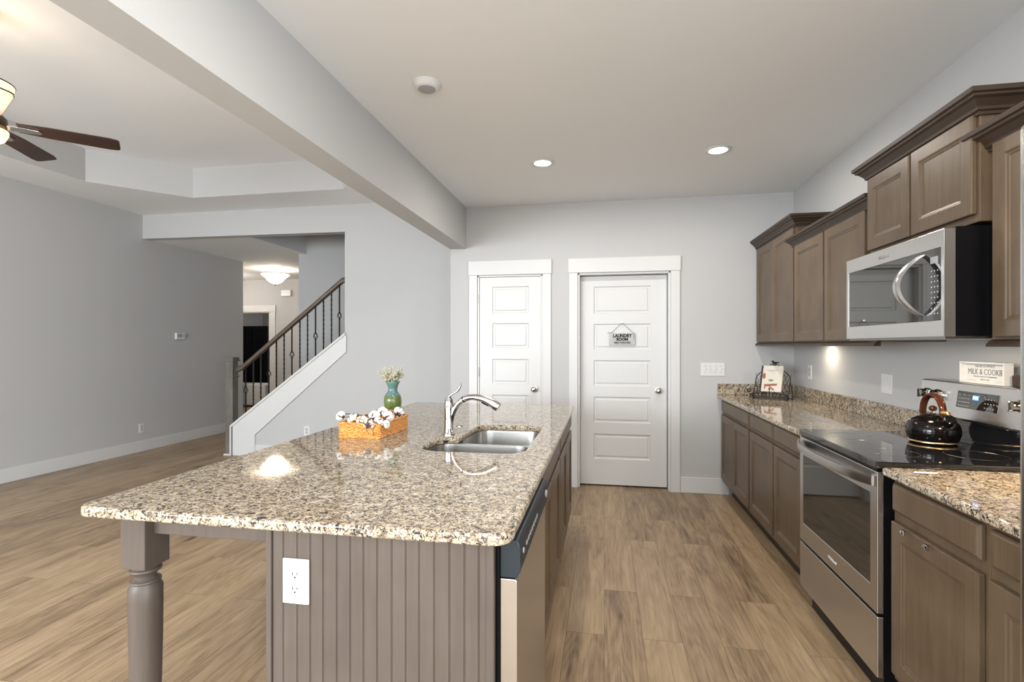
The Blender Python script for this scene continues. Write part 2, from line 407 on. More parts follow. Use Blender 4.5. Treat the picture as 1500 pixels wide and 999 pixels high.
sbox('wall_light_block', 'unseen shell added behind the two white doors to block light', 'wall', (-1.40, 6.3, 0, 1.79, 6.42, 2.85), (1.67, YB+.12, 0, 1.79, 6.3, 2.85), (-1.40, YB+.12, 2.74, 1.67, 6.3, 2.85), (-.48, YB+.12, 0, -.40, 6.3, 2.74), (-1.40, 5.72, 0, -1.39, 6.3, 2.74))  # unseen shell, added to keep outside light out of the door gaps
sbox('wall_header', 'dropped header between kitchen and living room', 'wall', (-1.522, -2.6, 2.33, -1.36, YB, 3.5))
# rear wall with window openings, behind the viewpoint
sbox('wall_rear', 'rear wall with wide windows behind the viewpoint', 'wall',
     (XL, -2.72, 0, -5.3, -2.6, 3.5), (-2.1, -2.72, 0, -1.3, -2.6, 3.5), (1.1, -2.72, 0, XR+.12, -2.6, 3.5),
     (-5.3, -2.72, 0, -2.1, -2.6, .75), (-5.3, -2.72, 2.55, -2.1, -2.6, 3.5), (-1.3, -2.72, 0, 1.1, -2.6, .3), (-1.3, -2.72, 2.5, 1.1, -2.6, 3.5))
for i, (a, b, zl, zh) in enumerate(((-5.3, -2.1, .75, 2.55), (-1.3, 1.1, .3, 2.5))):
    sbox('window_%d' % (i+1), 'white window frame behind the viewpoint', 'trim', (a, -2.70, zl, a+.06, -2.64, zh), (b-.06, -2.70, zl, b, -2.64, zh),
         (a+.06, -2.70, zl, b-.06, -2.64, zl+.06), (a+.06, -2.70, zh-.06, b-.06, -2.64, zh), ((a+b)/2-.03, -2.70, zl+.06, (a+b)/2+.03, -2.64, zh-.06), cat='window')
# ceilings
sbox('ceiling', 'flat pale grey kitchen ceiling', 'ceil', (-1.36, -2.6, 2.74, XR, YB, 2.85), cat='ceiling')
bm = bmesh.new()
oct_ = [(-5.22, .70), (-4.60, 0), (-2.75, 0), (-2.12, .70), (-2.12, 4.34), (-2.75, 5.04), (-4.60, 5.04), (-5.22, 4.34)]
rect = [(XL, -2.6), (-1.522, -2.6), (-1.522, YS), (XL, YS)]
o8 = [bm.verts.new((x, y, 3.04)) for x, y in oct_]; o8t = [bm.verts.new((x, y, 3.375)) for x, y in oct_]
r4 = [bm.verts.new((x, y, 3.04)) for x, y in rect]
for k in range(8): bm.faces.new((o8[k], o8[(k+1) % 8], o8t[(k+1) % 8], o8t[k]))
bm.faces.new(o8t)
for q in ((r4[0], r4[1], o8[2], o8[1]), (r4[1], o8[3], o8[2]), (r4[1], r4[2], o8[4], o8[3]), (r4[2], o8[5], o8[4]), (r4[2], r4[3], o8[6], o8[5]), (r4[3], o8[7], o8[6]), (r4[3], r4[0], o8[0], o8[7]), (r4[0], o8[1], o8[0])):
    bm.faces.new(q)
box(bm, XL-.12, -2.72, 3.5, -1.36, YS+.12, 3.6)
ce = struct('ceiling.001', bm, ['ceil', 'wall'], 'living room ceiling with clipped-corner tray recess', 'ceiling')
for p in ce.data.polygons:
    zz = [ce.data.vertices[i].co.z for i in p.vertices]
    if min(zz) < 3.1 and max(zz) < 3.45 and max(zz)-min(zz) > .3: p.material_index = 1
# foyer and stairwell beyond the stair wall
HO = (-4.42, 7.0)
sbox('ceiling.002', 'foyer ceiling with the stairwell cut out of it', 'ceil', (-9.5, YS+.12, 2.74, HO[0], 9.7, 3.05), (HO[0], 7.12, 2.74, -1.4, 9.7, 3.05), cat='ceiling')
sbox('wall_stairwell', 'grey wall behind the staircase rising through the ceiling', 'wall', (-4.55, 7.0, 0, -1.4, 7.12, 2.74), (HO[0], 7.001, 2.74, -1.4, 7.12, 5.2), (HO[0]-.1, YS+.12, 3.05, HO[0], 7.12, 5.2), (-1.5, YS+.12, 0, -1.4, 7.0, 5.2), (HO[0]-.1, YS+.001, 3.4, -1.4, YS+.12, 5.2))
sbox('ceiling.003', 'upper ceiling over the stairwell', 'ceil', (HO[0]-.1, YS, 5.2, -1.4, 7.12, 5.3), cat='ceiling')
sbox('wall_far', 'far foyer wall with a cased doorway', 'wall', (-9.5, 9.6, 0, -7.72, 9.72, 2.74), (-6.91, 9.6, 0, -4.4, 9.72, 2.74), (-7.72, 9.6, 2.06, -6.91, 9.72, 2.74))
sbox('wall_foyer', 'right side wall of the foyer behind the stairs', 'wall', (-4.55, 7.12, 0, -4.43, 9.6, 2.74))
sbox('wall_hall', 'hall wall running left beyond the living room', 'wall', (-9.5, 7.33, 0, XL-.12, 7.45, 3.05), (-9.62, 7.33, 0, -9.5, 9.72, 3.05))
sbox('wall_bedroom', 'grey walls of the room beyond the foyer doorway', 'wall', (-9.5, 12.9, 0, -5.6, 13.0, 2.74), (-9.6, 9.72, 0, -9.5, 13.0, 2.74), (-5.7, 9.72, 0, -5.6, 12.9, 2.74))
sbox('ceiling.004', 'ceiling of the room beyond the foyer doorway', 'ceil', (-9.6, 9.7, 2.74, -5.6, 13.0, 2.84), cat='ceiling')

# baseboards
def base(name, label, *bs):
    bm = bmesh.new()
    for b in bs: box(bm, *b)
    return struct(name, bm, 'trim', label, 'baseboard', bevel=.004)
base('baseboard_left', 'white baseboard along the left wall', (XL, -2.6, 0, XL+.015, 7.45, .14))
base('baseboard_back', 'white baseboard on the kitchen end wall right of the laundry door', (.694, YB-.015, 0, 1.12, YB, .145), (-.507, YB-.015, 0, -.336, YB, .145), (-1.522, YB-.015, 0, -1.327, YB, .145))
base('baseboard_stair', 'white baseboard under the sloping stair trim', (-4.22, YS-.015, 0, -1.522, YS, .14))
base('baseboard_far', 'white baseboard on far foyer wall', (-6.77, 9.585, 0, -4.55, 9.6, .14))
# stair skirt trim
bm = bmesh.new()
prism(bm, [(-4.54, 0), (-4.54, .352), (-3.01, 1.492), (-3.01, 1.285), (-4.22, .235+.03), (-4.22, 0)][::-1], 'y', YS-.022, YS)
prism(bm, [(-4.54, .352), (-4.54, .385), (-3.02, 1.515), (-3.02, 1.485)][::-1], 'y', YS-.035, YS+.14)
prism(bm, [(-4.56, 0), (-4.56, .37), (-4.54, .385), (-4.54, 0)][::-1], 'y', YS-.035, YS+.14)
struct('trim_1', bm, 'trim', 'white sloping skirt board capping the stair wall', 'trim', bevel=.003)
# casings: two on the kitchen end wall, one in the foyer
def casing(name, label, xo0, xi0, xi1, xo1, y, zi, zo, jamb=.11):
    bm = bmesh.new()
    box(bm, xo0, y-.018, 0, xi0, y, zi); box(bm, xi1, y-.018, 0, xo1, y, zi)
    box(bm, xo0-.006, y-.024, zi, xo1+.006, y, zo)
    box(bm, xi0+.001, y-.002, 0, xi0+.019, y+jamb, zi); box(bm, xi1-.019, y-.002, 0, xi1-.001, y+jamb, zi); box(bm, xi0+.001, y-.002, zi-.019, xi1-.001, y+jamb, zi-.001)
    return struct(name, bm, 'trim', label, 'trim', bevel=.003)
casing('trim_2', 'white craftsman casing around the narrow pantry door', -1.326, -1.243, -.588, -.507, YB, 2.060, 2.200)
casing('trim_3', 'white craftsman casing around the laundry door', -.333, -.250, .610, .692, YB, 2.060, 2.198)
casing('trim_4', 'white casing of the foyer doorway', -7.86, -7.72, -6.91, -6.77, 9.6, 2.06, 2.20)
# doors
def knob(bm, c, out=-1):
    lathe(bm, [(.030, 0), (.031, .004), (.027, .008), (.011, .011), (.010, .028), (.022, .034), (.028, .044), (.027, .055), (.018, .062), (0, .064)][::-1], c, 20, 'y')
def door(name, label, x0, x1, y, z0, z1, pan, knobx, knobz, hinges=()):
    w = x1-x0; bm = bmesh.new()
    opens = [(a-x0, b-z0, c_-x0, d-z0) for a, b, c_, d in pan]
    slab_panels(bm, w, z1-z0, .035, opens, [(.003, .005), (.010, .010), (.022, .010), (.032, .004)])
    d = tag(obj(name, bm, 'trim', bevel=.0015, seg=1), label, 'door', kind='structure'); d.location = (x0, y, z0)
    bm = bmesh.new(); lathe(bm, [(.032, 0), (.032, -.005), (.012, -.010), (.011, -.028), (.024, -.034), (.029, -.045), (.026, -.056), (.014, -.063), (0, -.064)], (knobx-x0, 0, knobz-z0), 24, 'y')
    tag(obj('door_knob', bm, 'nickel', d, smooth=50), 'satin nickel round knob')
    for hz in hinges:
        bm = bmesh.new(); tube(bm, [(-.004, -.004, hz-z0-.045), (-.004, -.004, hz-z0+.045)], .006, 8)
        tag(obj('hinge', bm, 'nickel', d, smooth=40), 'small nickel hinge')
    return d
rows = [(1.671, 1.935), (1.324, 1.572), (.971, 1.219), (.616, .865), (.263, .505)]
door('door_1', 'narrow white five-panel pantry door', -1.221, -.608, YB+.004, .012, 2.038, [(-1.093, a+.012, -.728, b+.010) for a, b in rows], -.672, .936, (1.83, 1.10, .30))
door('door_2', 'wider white five-panel door with hanging sign, set back in its frame', -.229, .586, YB+.085, .014, 2.036, [(-.100, a, .437, b) for a, b in rows], .508, .933)

# ================================================================== STAIRCASE
st = thing('staircase', 'staircase climbing to the right behind the sloping wall', 'stairs', (0, 0, 0))
slope = (1.485-.352)/(4.54-3.01)
bm = bmesh.new(); 
for k in range(8):
    x = -4.50+k*.255; box(bm, x, 5.78, .0 if k == 0 else .19*k-.05, x+.27, 6.98, .19*(k+1))
obj('treads', bm, 'cab', st, bevel=.008)
rl = thing('stair_railing', 'dark wood handrail with black twisted iron balusters and square newel', 'railing', (0, 0, 0))
bm = bmesh.new(); box(bm, -4.625, 5.575, 0, -4.525, 5.675, 1.165)
nw = obj('newel_post', bm, 'newel', rl, bevel=.004)
part('newel_cap', 'newel', nw, (-4.645, 5.555, 1.165, -4.505, 5.695, 1.185), (-4.635, 5.565, 1.185, -4.515, 5.685, 1.215), bevel=.005)
part('newel_collar', 'newel', nw, (-4.635, 5.565, .965, -4.515, 5.685, .985), bevel=.004)
part('newel_shoe', 'trim', nw, (-4.64, 5.56, 0, -4.562, 5.69, .02), bevel=.003)
YR = 5.66
bm = bmesh.new()
prof = [(-.032, -.03), (.032, -.03), (.034, .0), (.026, .022), (.012, .032), (-.012, .032), (-.026, .022), (-.034, 0)]
A = []; ang = math.atan(.735)
ptsR = [(-4.535, 1.055), (-4.44, 1.095), (-3.15, 2.105), (-3.105, 2.14), (-3.075, 2.150), (-3.0, 2.150)]
for x, z in ptsR: A.append([bm.verts.new((x, YR+p, z+q)) for p, q in prof])
for a, b in zip(A, A[1:]):
    for k in range(8): bm.faces.new((a[k], a[(k+1) % 8], b[(k+1) % 8], b[k]))
bm.faces.new(A[0]); bm.faces.new(A[-1][::-1])
obj('handrail', bm, 'rail', rl, bevel=.003)
bx = [-4.376, -4.27, -4.167, -4.057, -3.953, -3.849, -3.744, -3.637, -3.535, -3.429, -3.324, -3.22, -3.116]
for i, x in enumerate(bx):
    x *= YR/5.62
    z0 = .385+(x+4.54)*.7434; z1 = 1.095-.03+(x+4.44)*.783
    bm = bmesh.new(); n = 34; basket = i % 3 == 0
    zm = {0: .80, 3: 1.01, 6: 1.248, 9: 1.475, 12: 1.72}.get(i, 0)
    segs = [(z0, z1)] if not basket else [(z0, zm-.038), (zm+.038, z1)]
    for a, b in segs:
        tube(bm, [(x, YR, a+(b-a)*k/n) for k in range(n+1)], .0098, 4, twist=.55 if (i % 3 != 2) else .5)
    bl = obj('baluster', bm, 'iron', rl)
    if basket:
        bm = bmesh.new()
        for q in range(4):
            tube(bm, [(x+.026*math.sin(PI*k/10)*math.cos(q*PI/2+k*.22), YR+.026*math.sin(PI*k/10)*math.sin(q*PI/2+k*.22), zm-.042+.084*k/10) for k in range(11)], .0042, 5)
        ball(bm, (x, YR, zm-.04), .011, 8, 6); ball(bm, (x, YR, zm+.04), .011, 8, 6)
        obj('iron_basket', bm, 'iron', bl)

# ================================================================== FOYER THINGS
fx = thing('ceiling_light', 'glowing alabaster bowl light hanging below the foyer ceiling', 'light', (-5.86, 8.3, 2.74))
bm = bmesh.new(); lathe(bm, [(0, 0), (.07, 0), (.072, -.012), (.05, -.03), (.012, -.035), (.010, -.27), (.02, -.275), (.012, -.29), (0, -.30)], n=24); obj('stem', bm, 'bronze', fx, smooth=40)
bm = bmesh.new(); lathe(bm, [(.235, -.10), (.240, -.105), (.215, -.125), (.165, -.165), (.14, -.20), (.09, -.245), (.03, -.268), (0, -.27), (0, -.262), (.085, -.238), (.133, -.195), (.158, -.16), (.21, -.12), (.229, -.106)], n=40, cap=False)
obj('glass_bowl', bm, 'litglass', fx, smooth=50)
bulb('foyer_light', (-5.86, 8.3, 2.665), 17, (1, .86, .70), .06)
ch = thing('door_chime', 'small white chime box on far foyer wall above doorway', 'chime', (-6.51, 9.6, 2.445))
part('cover', 'plastic', ch, (-.11, -.045, -.065, .11, 0, .065), bevel=.008)
bulb('foyer_light', (-7.4, 8.5, 2.45), 26, (1, .90, .80), .08)  # added lamp without a fixture, out of sight, brightens the far foyer wall
cb = thing('bookcase', 'black lacquered tall cabinet beyond the foyer doorway', 'cabinet', (-8.05, 10.9, 0))
bm = bmesh.new(); box(bm, -.62, 0, 0, .14, .40, 1.82); obj('body', bm, 'navy', cb, bevel=.006)
for k in (-.60, -.23):
    bm = bmesh.new(); slab_panels(bm, .35, 1.70, .018, [(.05, .06, .30, .82), (.05, .90, .30, 1.64)], [(.004, .006), (.012, .008)], x0=k, z0=.08)
    obj('door', bm, 'navy', cb, loc=(0, -.02, 0))
cb2 = thing('bench', 'white fabric bench beyond the foyer doorway', 'bench', (-7.75, 10.0, 0))
part('seat', 'sheet', cb2, (-.5, 0, .03, .45, .45, .50), bevel=.03, seg=3)
for x, y in ((-.46, .03), (.37, .03), (-.46, .38), (.37, .38)): part('leg', 'navy', cb2, (x, y, 0, x+.04, y+.04, .13))
bulb('bedroom_light', (-7.3, 11.8, 2.4), 14, (1, .95, .88), .1)

# ================================================================== WALL PLATES
def wallplate(name, label, cat, loc, rz, w, h, kind, n=1, group=None):
    t = thing(name, label, cat, loc, rz, group)
    part('plate', 'plastic', t, (-w/2, -.006, -h/2, w/2, 0, h/2), bevel=.0025)
    if kind == 'outlet':
        for dz in (.0195, -.0195):
            bm = bmesh.new(); prism(bm, [(a, b+dz) for a, b in rrect(-.0165, -.0145, .0165, .0145, .011, 5)], 'y', -.0085, -.005)
            s = obj('socket', bm, 'socketwhite', t, bevel=.0006, seg=1)
            bm = bmesh.new(); box(bm, -.0075, -.0092, dz-.002, -.0058, -.0085, dz+.007); box(bm, .0058, -.0092, dz-.001, .0075, -.0085, dz+.006)
            lathe(bm, [(.0024, -.0092), (.0024, -.0085)], (0, 0, dz-.0075), 10, 'y')
            obj('slots', bm, 'ink', s)
        bm = bmesh.new(); lathe(bm, [(.003, -.0075), (.003, -.005)], (0, 0, 0), 10, 'y'); obj('screw', bm, 'nickel', t)
    elif kind == 'switch':
        for k in range(n):
            x = (k-(n-1)/2)*.046
            s = part('toggle', 'plastic', t, (x-.005, -.016, -.004, x+.005, -.006, .012), bevel=.002)
            part('slot', 'plastic', s, (x-.007, -.0075, -.013, x+.007, -.006, .013))
            for dz in (-.03, .03):
                bm = bmesh.new(); lathe(bm, [(.003, -.0075), (.003, -.006)], (x, 0, dz), 8, 'y'); obj('screw', bm, 'nickel', s)
    elif kind == 'blank':
        part('rocker', 'plastic', t, (-.0165, -.009, -.033, .0165, -.006, .033), bevel=.001)
    return t
wallplate('outlet', 'white double outlet on the beadboard end of the island', 'outlet', (-.805, 1.2295, .7425), 0, .076, .119, 'outlet')
wallplate('outlet', 'white outlet on the right wall beside the cookbook stand', 'outlet', (XR, 4.56, 1.145), -PI/2, .075, .118, 'outlet')
wallplate('light_switch', 'white wall plate left of the range above the backsplash', 'switch', (XR, 3.40, 1.135), -PI/2, .117, .118, 'blank')
wallplate('light_switch', 'white four-toggle switch plate right of the laundry door', 'switch', (.982, YB, 1.144), 0, .21, .122, 'switch', 4)
wallplate('outlet', 'white outlet low on the long left wall', 'outlet', (XL, 5.58, .30), PI/2, .075, .118, 'outlet')
wallplate('outlet', 'white outlet low on the stair wall beyond the island', 'outlet', (-3.53, YS, .33), 0, .075, .118, 'outlet')
th = thing('thermostat', 'small white thermostat with grey screen on left wall', 'thermostat', (XL, 6.17, 1.49), PI/2)
part('case', 'plastic', th, (-.075, -.03, -.045, .075, 0, .045), bevel=.006)
part('screen', 'greyplastic', th, (-.055, -.032, -.018, .02, -.029, .030), bevel=.001)
part('button', 'greyplastic', th, (.035, -.033, .005, .055, -.029, .015), (.035, -.033, -.015, .055, -.029, -.005))

# ================================================================== CEILING THINGS
sd = thing('smoke_detector', 'white round smoke detector on the kitchen ceiling', 'smoke detector', (-.915, 2.545, 2.74))
bm = bmesh.new(); lathe(bm, [(0, 0), (.072, 0), (.074, -.006), (.070, -.010), (.067, -.013), (.062, -.024), (.052, -.030), (.046, -.031)], n=36); obj('housing', bm, 'plastic', sd, smooth=35)
bm = bmesh.new(); lathe(bm, [(.046, -.029), (.045, -.033), (.030, -.034), (.012, -.035), (.01, -.037), (0, -.037)], n=30); obj('grille', bm, 'greyplastic', sd, smooth=35)
for i, (x, y, lb) in enumerate(((-.455, 3.80, 'lit round recessed ceiling light nearer the header'), (.787, 3.77, 'lit round recessed ceiling light nearer the right wall cabinets'))):
    t = thing('recessed_light', lb, 'light', (x, y, 2.74), group='recessed kitchen ceiling lights')
    bm = bmesh.new(); lathe(bm, [(.060, -.001), (.088, -.001), (.090, -.004), (.086, -.007), (.062, -.009)], n=36, cap=False); obj('trim_ring', bm, 'plastic', t, smooth=40)
    bm = bmesh.new(); lathe(bm, [(0, -.002), (.063, -.002), (.062, -.007), (0, -.008)], n=36); obj('lens', bm, 'lit', t)
    disk('recessed_lamp', (x, y, 2.715), .06, 9, (1, .94, .85))
for x, y in ((-.455, 1.2), (.787, 1.2), (-.455, -1.0), (.787, -1.0)):      # the same lamps further back in the kitchen
    disk('recessed_lamp', (x, y, 2.715), .06, 11, (1, .95, .88))
# ceiling fan
fan = thing('ceiling_fan', 'dark wood blade ceiling fan with amber glass lights, cut by left picture edge', 'fan', (-3.63, 2.40, 2.69))
bm = bmesh.new(); lathe(bm, [(0, .682), (.075, .682), (.07, .65), (.03, .62), (.013, .615), (.013, .10), (.02, .07), (0, .07)], n=24); obj('downrod', bm, 'bronze', fan, smooth=40)
bm = bmesh.new(); lathe(bm, [(.0, .055), (.075, .055), (.085, .075), (.105, .12), (.130, .18), (.148, .236), (.145, .238), (.138, .222), (.0, .200)], n=40)
up = obj('uplight_glass', bm, 'litfan', fan, smooth=50)
bm = bmesh.new(); tube(bm, [(.147*math.cos(2*PI*k/48), .147*math.sin(2*PI*k/48), .239) for k in range(48)], .0045, 6, closed=True); obj('rim', bm, 'bronze', up, smooth=60)
bm = bmesh.new(); lathe(bm, [(0, .09), (.03, .09), (.075, .065), (.10, .055), (.115, .035), (.118, .0), (.115, -.015), (.09, -.03), (0, -.03)], n=40); obj('motor_housing', bm, 'bronze', fan, smooth=40)
bm = bmesh.new(); lathe(bm, [(.09, -.03), (.122, -.038), (.121, -.055), (.105, -.09), (.07, -.115), (.03, -.126), (0, -.128)], n=40); obj('light_bowl', bm, 'litfan', fan, smooth=50)
for k in range(5):
    a = math.radians(44+72*k)
    bm = bmesh.new(); out = [(.16, -.048), (.30, -.062), (.60, -.068), (.645, -.060), (.655, -.045), (.655, .045), (.645, .060), (.60, .068), (.30, .062), (.16, .048)]
    prism(bm, out, 'z', -.004, .004)
    b = obj('blade', bm, 'blade', fan, bevel=.002, rot=(math.radians(-12), 0, a))
    bm = bmesh.new(); prism(bm, [(.10, -.02), (.18, -.028), (.26, -.02), (.275, 0), (.26, .02), (.18, .028), (.10, .02)], 'z', -.013, -.004); obj('blade_arm', bm, 'nickel', b, bevel=.002)
bulb('fan_uplight', (-3.63, 2.40, 3.02), 3, (1, .80, .58), .06)
bulb('fan_downlight', (-3.63, 2.40, 2.45), 5, (1, .80, .58), .06)

# ================================================================== CABINETS
RINGS = [(.004, .0), (.007, .004), (.014, .006), (.018, .009)]
def shaker(name, parent, x0, z0, x1, z1, mat='cab', fr=.055, pulls=None):
    bm = bmesh.new(); w, h = x1-x0, z1-z0
    slab_panels(bm, w, h, .02, [(fr, fr, w-fr, h-fr)], RINGS, x0, z0)
    return obj(name, bm, mat, parent, bevel=.004, loc=(0, -.0205, 0))
def drawer(parent, x0, z0, x1, z1, mat='cab', name='drawer_front'):
    bm = bmesh.new()
    a = [(x0, 0), (x1, 0)]
    outer = [bm.verts.new(p) for p in ((x0, -.001, z0), (x1, -.001, z0), (x1, -.001, z1), (x0, -.001, z1))]
    mid = [bm.verts.new(p) for p in ((x0, -.012, z0), (x1, -.012, z0), (x1, -.012, z1), (x0, -.012, z1))]
    i = .010; inn = [bm.verts.new(p) for p in ((x0+i, -.020, z0+i), (x1-i, -.020, z0+i), (x1-i, -.020, z1-i), (x0+i, -.020, z1-i))]
    bm.faces.new(outer)
    for r1, r2 in ((outer, mid), (mid, inn)):
        for k in range(4): bm.faces.new((r1[k], r1[(k+1) % 4], r2[(k+1) % 4], r2[k]))
    bm.faces.new(inn)
    return obj(name, bm, mat, parent, bevel=.002)
def base_cab(label, loc, rz, w, fronts, mat='cab', open_top=False, d=.60, toe=.135, name='base_cabinet', group=None):
    """face at y=0, body goes to y=d, doors stand proud"""
    t = thing(name, label, 'cabinet', loc, rz, group)
    bm = bmesh.new(); H = .882; s = .018
    box(bm, 0, 0, toe, w, .019, H) if not open_top else (box(bm, 0, 0, toe, w, .019, .70), box(bm, 0, 0, .70, w, .008, H))
    box(bm, 0, .019, toe, s, d, H); box(bm, w-s, .019, toe, w, d, H); box(bm, s, d-s, toe, w-s, d, H); box(bm, s, .019, toe, w-s, d-s, toe+s)
    if not open_top: box(bm, s, .019, H-s, w-s, d-s, H)
    obj('body', bm, mat, t)
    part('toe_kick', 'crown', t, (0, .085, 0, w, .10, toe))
    for f in fronts:
        if f[0] == 'door': dd = shaker('door', t, *f[1:5], mat)
        elif f[0] == 'drawer': drawer(t, *f[1:5], mat)
        if len(f) > 5:
            for px in f[5]:
                bm = bmesh.new(); box(bm, px-.009, -.030, f[4]-.012, px+.009, -.0205, f[4]+.006); box(bm, px-.005, -.036, f[4]-.006, px+.005, -.030, f[4]+.003)
                tag(obj('bumper_clip', bm, 'chrome', dd, bevel=.002), 'small bright clip on the door top edge')
    return t
FX = 1.06            # face of the right-hand base cabinets
def RW(y): return (FX, y, 0)
# far run, local x = YB - y
zd0, zd1, zr0, zr1 = .165, .744, .770, .873
base_cab('double-door base cabinet with wide drawer in the far corner, beside the end wall', RW(4.905), -PI/2, .94,
         [('drawer', .05, zr0, .918, zr1), ('door', .05, zd0, .470, zd1), ('door', .474, zd0, .918, zd1)])
base_cab('narrow single-door base cabinet between corner cabinet and the one beside the range', RW(3.963), -PI/2, .534,
         [('drawer', .018, zr0, .520, zr1), ('door', .018, zd0, .520, zd1)])
base_cab('narrow single-door base cabinet immediately left of the range', RW(3.427), -PI/2, .535,
         [('drawer', .012, zr0, .455, zr1), ('door', .012, zd0, .455, zd1)])
base_cab('base cabinet immediately right of the range with clips on door top', RW(2.108), -PI/2, .478,
         [('drawer', .015, zr0-.01, .46, zr1-.01), ('door', .015, zd0, .46, zd1-.02, (.14, .27))])
base_cab('base cabinet between range cabinet and refrigerator', RW(1.628), -PI/2, .44,
         [('drawer', .016, zr0-.01, .42, zr1-.01), ('door', .016, zd0, .42, zd1-.02)])

# wall cabinets with their crown moulding
CP = [(0, 0), (.010, 0), (.012, .010), (.020, .014), (.022, .024), (.040, .046), (.052, .052), (.053, .060), (.062, .064), (.064, .080), (0, .080)]
def crown(parent, w, d, z, left, right, dfull):
    """moulding run along the front with mitred returns; profile CP = (projection, height)"""
    bm = bmesh.new(); path = []
    secs = []
    def sec(x, y, dx, dy): secs.append([bm.verts.new((x+dx*p, y+dy*p, z+q)) for p, q in CP])
    if left: sec(0, dfull, -1, 0)
    sec(0, 0, -1 if left else 0, -1); sec(w, 0, 1 if right else 0, -1)
    if right: sec(w, dfull, 1, 0)
    n = len(CP)
    for a, b in zip(secs, secs[1:]):
        for k in range(n): bm.faces.new((a[k], a[(k+1) % n], b[(k+1) % n], b[k]))
    bm.faces.new(secs[0]); bm.faces.new(secs[-1][::-1])
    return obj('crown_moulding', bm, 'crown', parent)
def wall_cab(label, y1, y0, face, z0, z1, doors, ctop, left, right, rail=True, extra=0):
    w = y1-y0; d = XR-face
    t = thing('wall_cabinet', label, 'cabinet', (face, y1, 0), -PI/2)
    bm = bmesh.new(); box(bm, 0, 0, z0, w, d, ctop-.02); obj('body', bm, 'cab', t, bevel=.002)
    for x0, x1, a, b in doors: shaker('door', t, x0, a, x1, b)
    crown(t, w, d, ctop-.08, left, right, d)
    if rail:
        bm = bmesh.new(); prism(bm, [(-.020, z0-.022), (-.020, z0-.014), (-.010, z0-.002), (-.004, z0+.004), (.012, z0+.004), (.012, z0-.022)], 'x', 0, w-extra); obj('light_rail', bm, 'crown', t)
    return t
wall_cab('tall double-door wall cabinet in the corner against the end wall', 4.925, 3.978, 1.365, 1.385, 2.25, [(.04, .470, 1.395, 2.219), (.474, .93, 1.395, 2.219)], 2.305, False, True)
wall_cab('double-door wall cabinet between the corner cabinet and the microwave', 3.976, 2.864, 1.365, 1.385, 2.12, [(.012, .496, 1.395, 2.078), (.520, 1.015, 1.395, 2.078)], 2.142, True, False)
wall_cab('short double-door wall cabinet directly above the microwave', 2.860, 2.100, 1.330, 1.815, 2.24, [(.006, .359, 1.843, 2.202), (.377, .748, 1.843, 2.202)], 2.275, True, True, rail=False)
wall_cab('wall cabinet right of the microwave, partly behind the refrigerator', 2.096, 1.20, 1.365, 1.385, 2.12, [(.030, .44, 1.397, 2.085), (.46, .87, 1.397, 2.085)], 2.140, True, False)

# ================================================================== WORKTOPS
zt0, zt1 = .884, .914
def worktop(label, y0, y1, back):
    t = thing('granite_worktop', label, 'worktop', (0, 0, 0))
    bm = bmesh.new(); box(bm, 1.018, y0, zt0, XR-.001, y1, zt1); obj('slab', bm, 'granite', t, bevel=.008, seg=4, smooth=40)
    bm = bmesh.new(); box(bm, XR-.021, y0, zt1, XR-.001, y1, zt1+.10)
    if back: box(bm, 1.022, y1-.02, zt1, XR-.021, y1, zt1+.10)
    obj('backsplash', bm, 'granite', t, bevel=.003)
    return t
worktop('speckled granite worktop with backsplash left of the range', 2.888, YB-.001, True)
worktop('speckled granite worktop right of the range', 1.19, 2.112, False)

# ================================================================== ISLAND
IX0, IX1, IY0, IY1 = -1.480, -.220, 1.190, 3.850
cut = []
def arc(cx, cy, r, a0, a1, n=6): return [(cx+r*math.cos(math.radians(a0+(a1-a0)*k/n)), cy+r*math.sin(math.radians(a0+(a1-a0)*k/n))) for k in range(n+1)]
# sink opening: deeper bowl towards the viewer, shorter bowl behind it
F = (-.800, 2.095, -.335, 2.405); R_ = (-.700, 2.425, -.335, 2.820)
cut = arc(F[2]-.09, F[1]+.09, .09, -90, 0)+arc(R_[2]-.07, R_[3]-.07, .07, 0, 90)+arc(R_[0]+.09, R_[3]-.09, .09, 90, 180)+[(R_[0], 2.47), (R_[0]-.008, 2.44), (R_[0]-.03, F[3]+.008), (F[0]+.10, F[3])][:4]+arc(F[0]+.09, F[3]-.09+.0, .09, 100, 180)+arc(F[0]+.09, F[1]+.09, .09, 180, 270)
wt = plate('island_worktop', rrect(IX0, IY0, IX1, IY1, .05, 6), [cut], zt0, zt1, 'granite', bevel=.009, res=4)
tag(wt, 'large polished speckled granite island worktop with sink cut-out', 'worktop')

# base of the island: end panel, leg and rails
ib = thing('island_end_panel', 'beadboard island end with turned corner leg and rails', 'panel', (0, 0, 0))
gx = [-.845, -.804, -.766, -.729, -.690, -.652, -.615, -.577, -.537, -.499, -.463, -.423, -.383, -.344, -.307]
bm = bmesh.new(); xs = [-.875]+[v for g in gx for v in (g-.0028, g-.0010, g+.0010, g+.0028)]+[-.288]
pts = [(-.875, 1.2300)]
for g in gx: pts += [(g-.0024, 1.2300), (g-.0014, 1.2318), (g-.0004, 1.2303), (g+.0006, 1.2303), (g+.0016, 1.2318), (g+.0026, 1.2300)]
pts += [(-.288, 1.2300), (-.288, 1.245), (-.875, 1.245)]
prism(bm, pts, 'z', .0, zt0); obj('beadboard', bm, 'cabgrey', ib)
part('corner_stile', 'cabgrey', ib, (-.893, 1.224, 0, -.877, 1.247, zt0), bevel=.002)
part('corner_stile', 'cabgrey', ib, (-.288, 1.226, 0, -.268, 1.247, zt0), bevel=.002)
part('side_panel', 'cabgrey', ib, (-.893, 1.247, 0, -.878, 3.80, zt0))
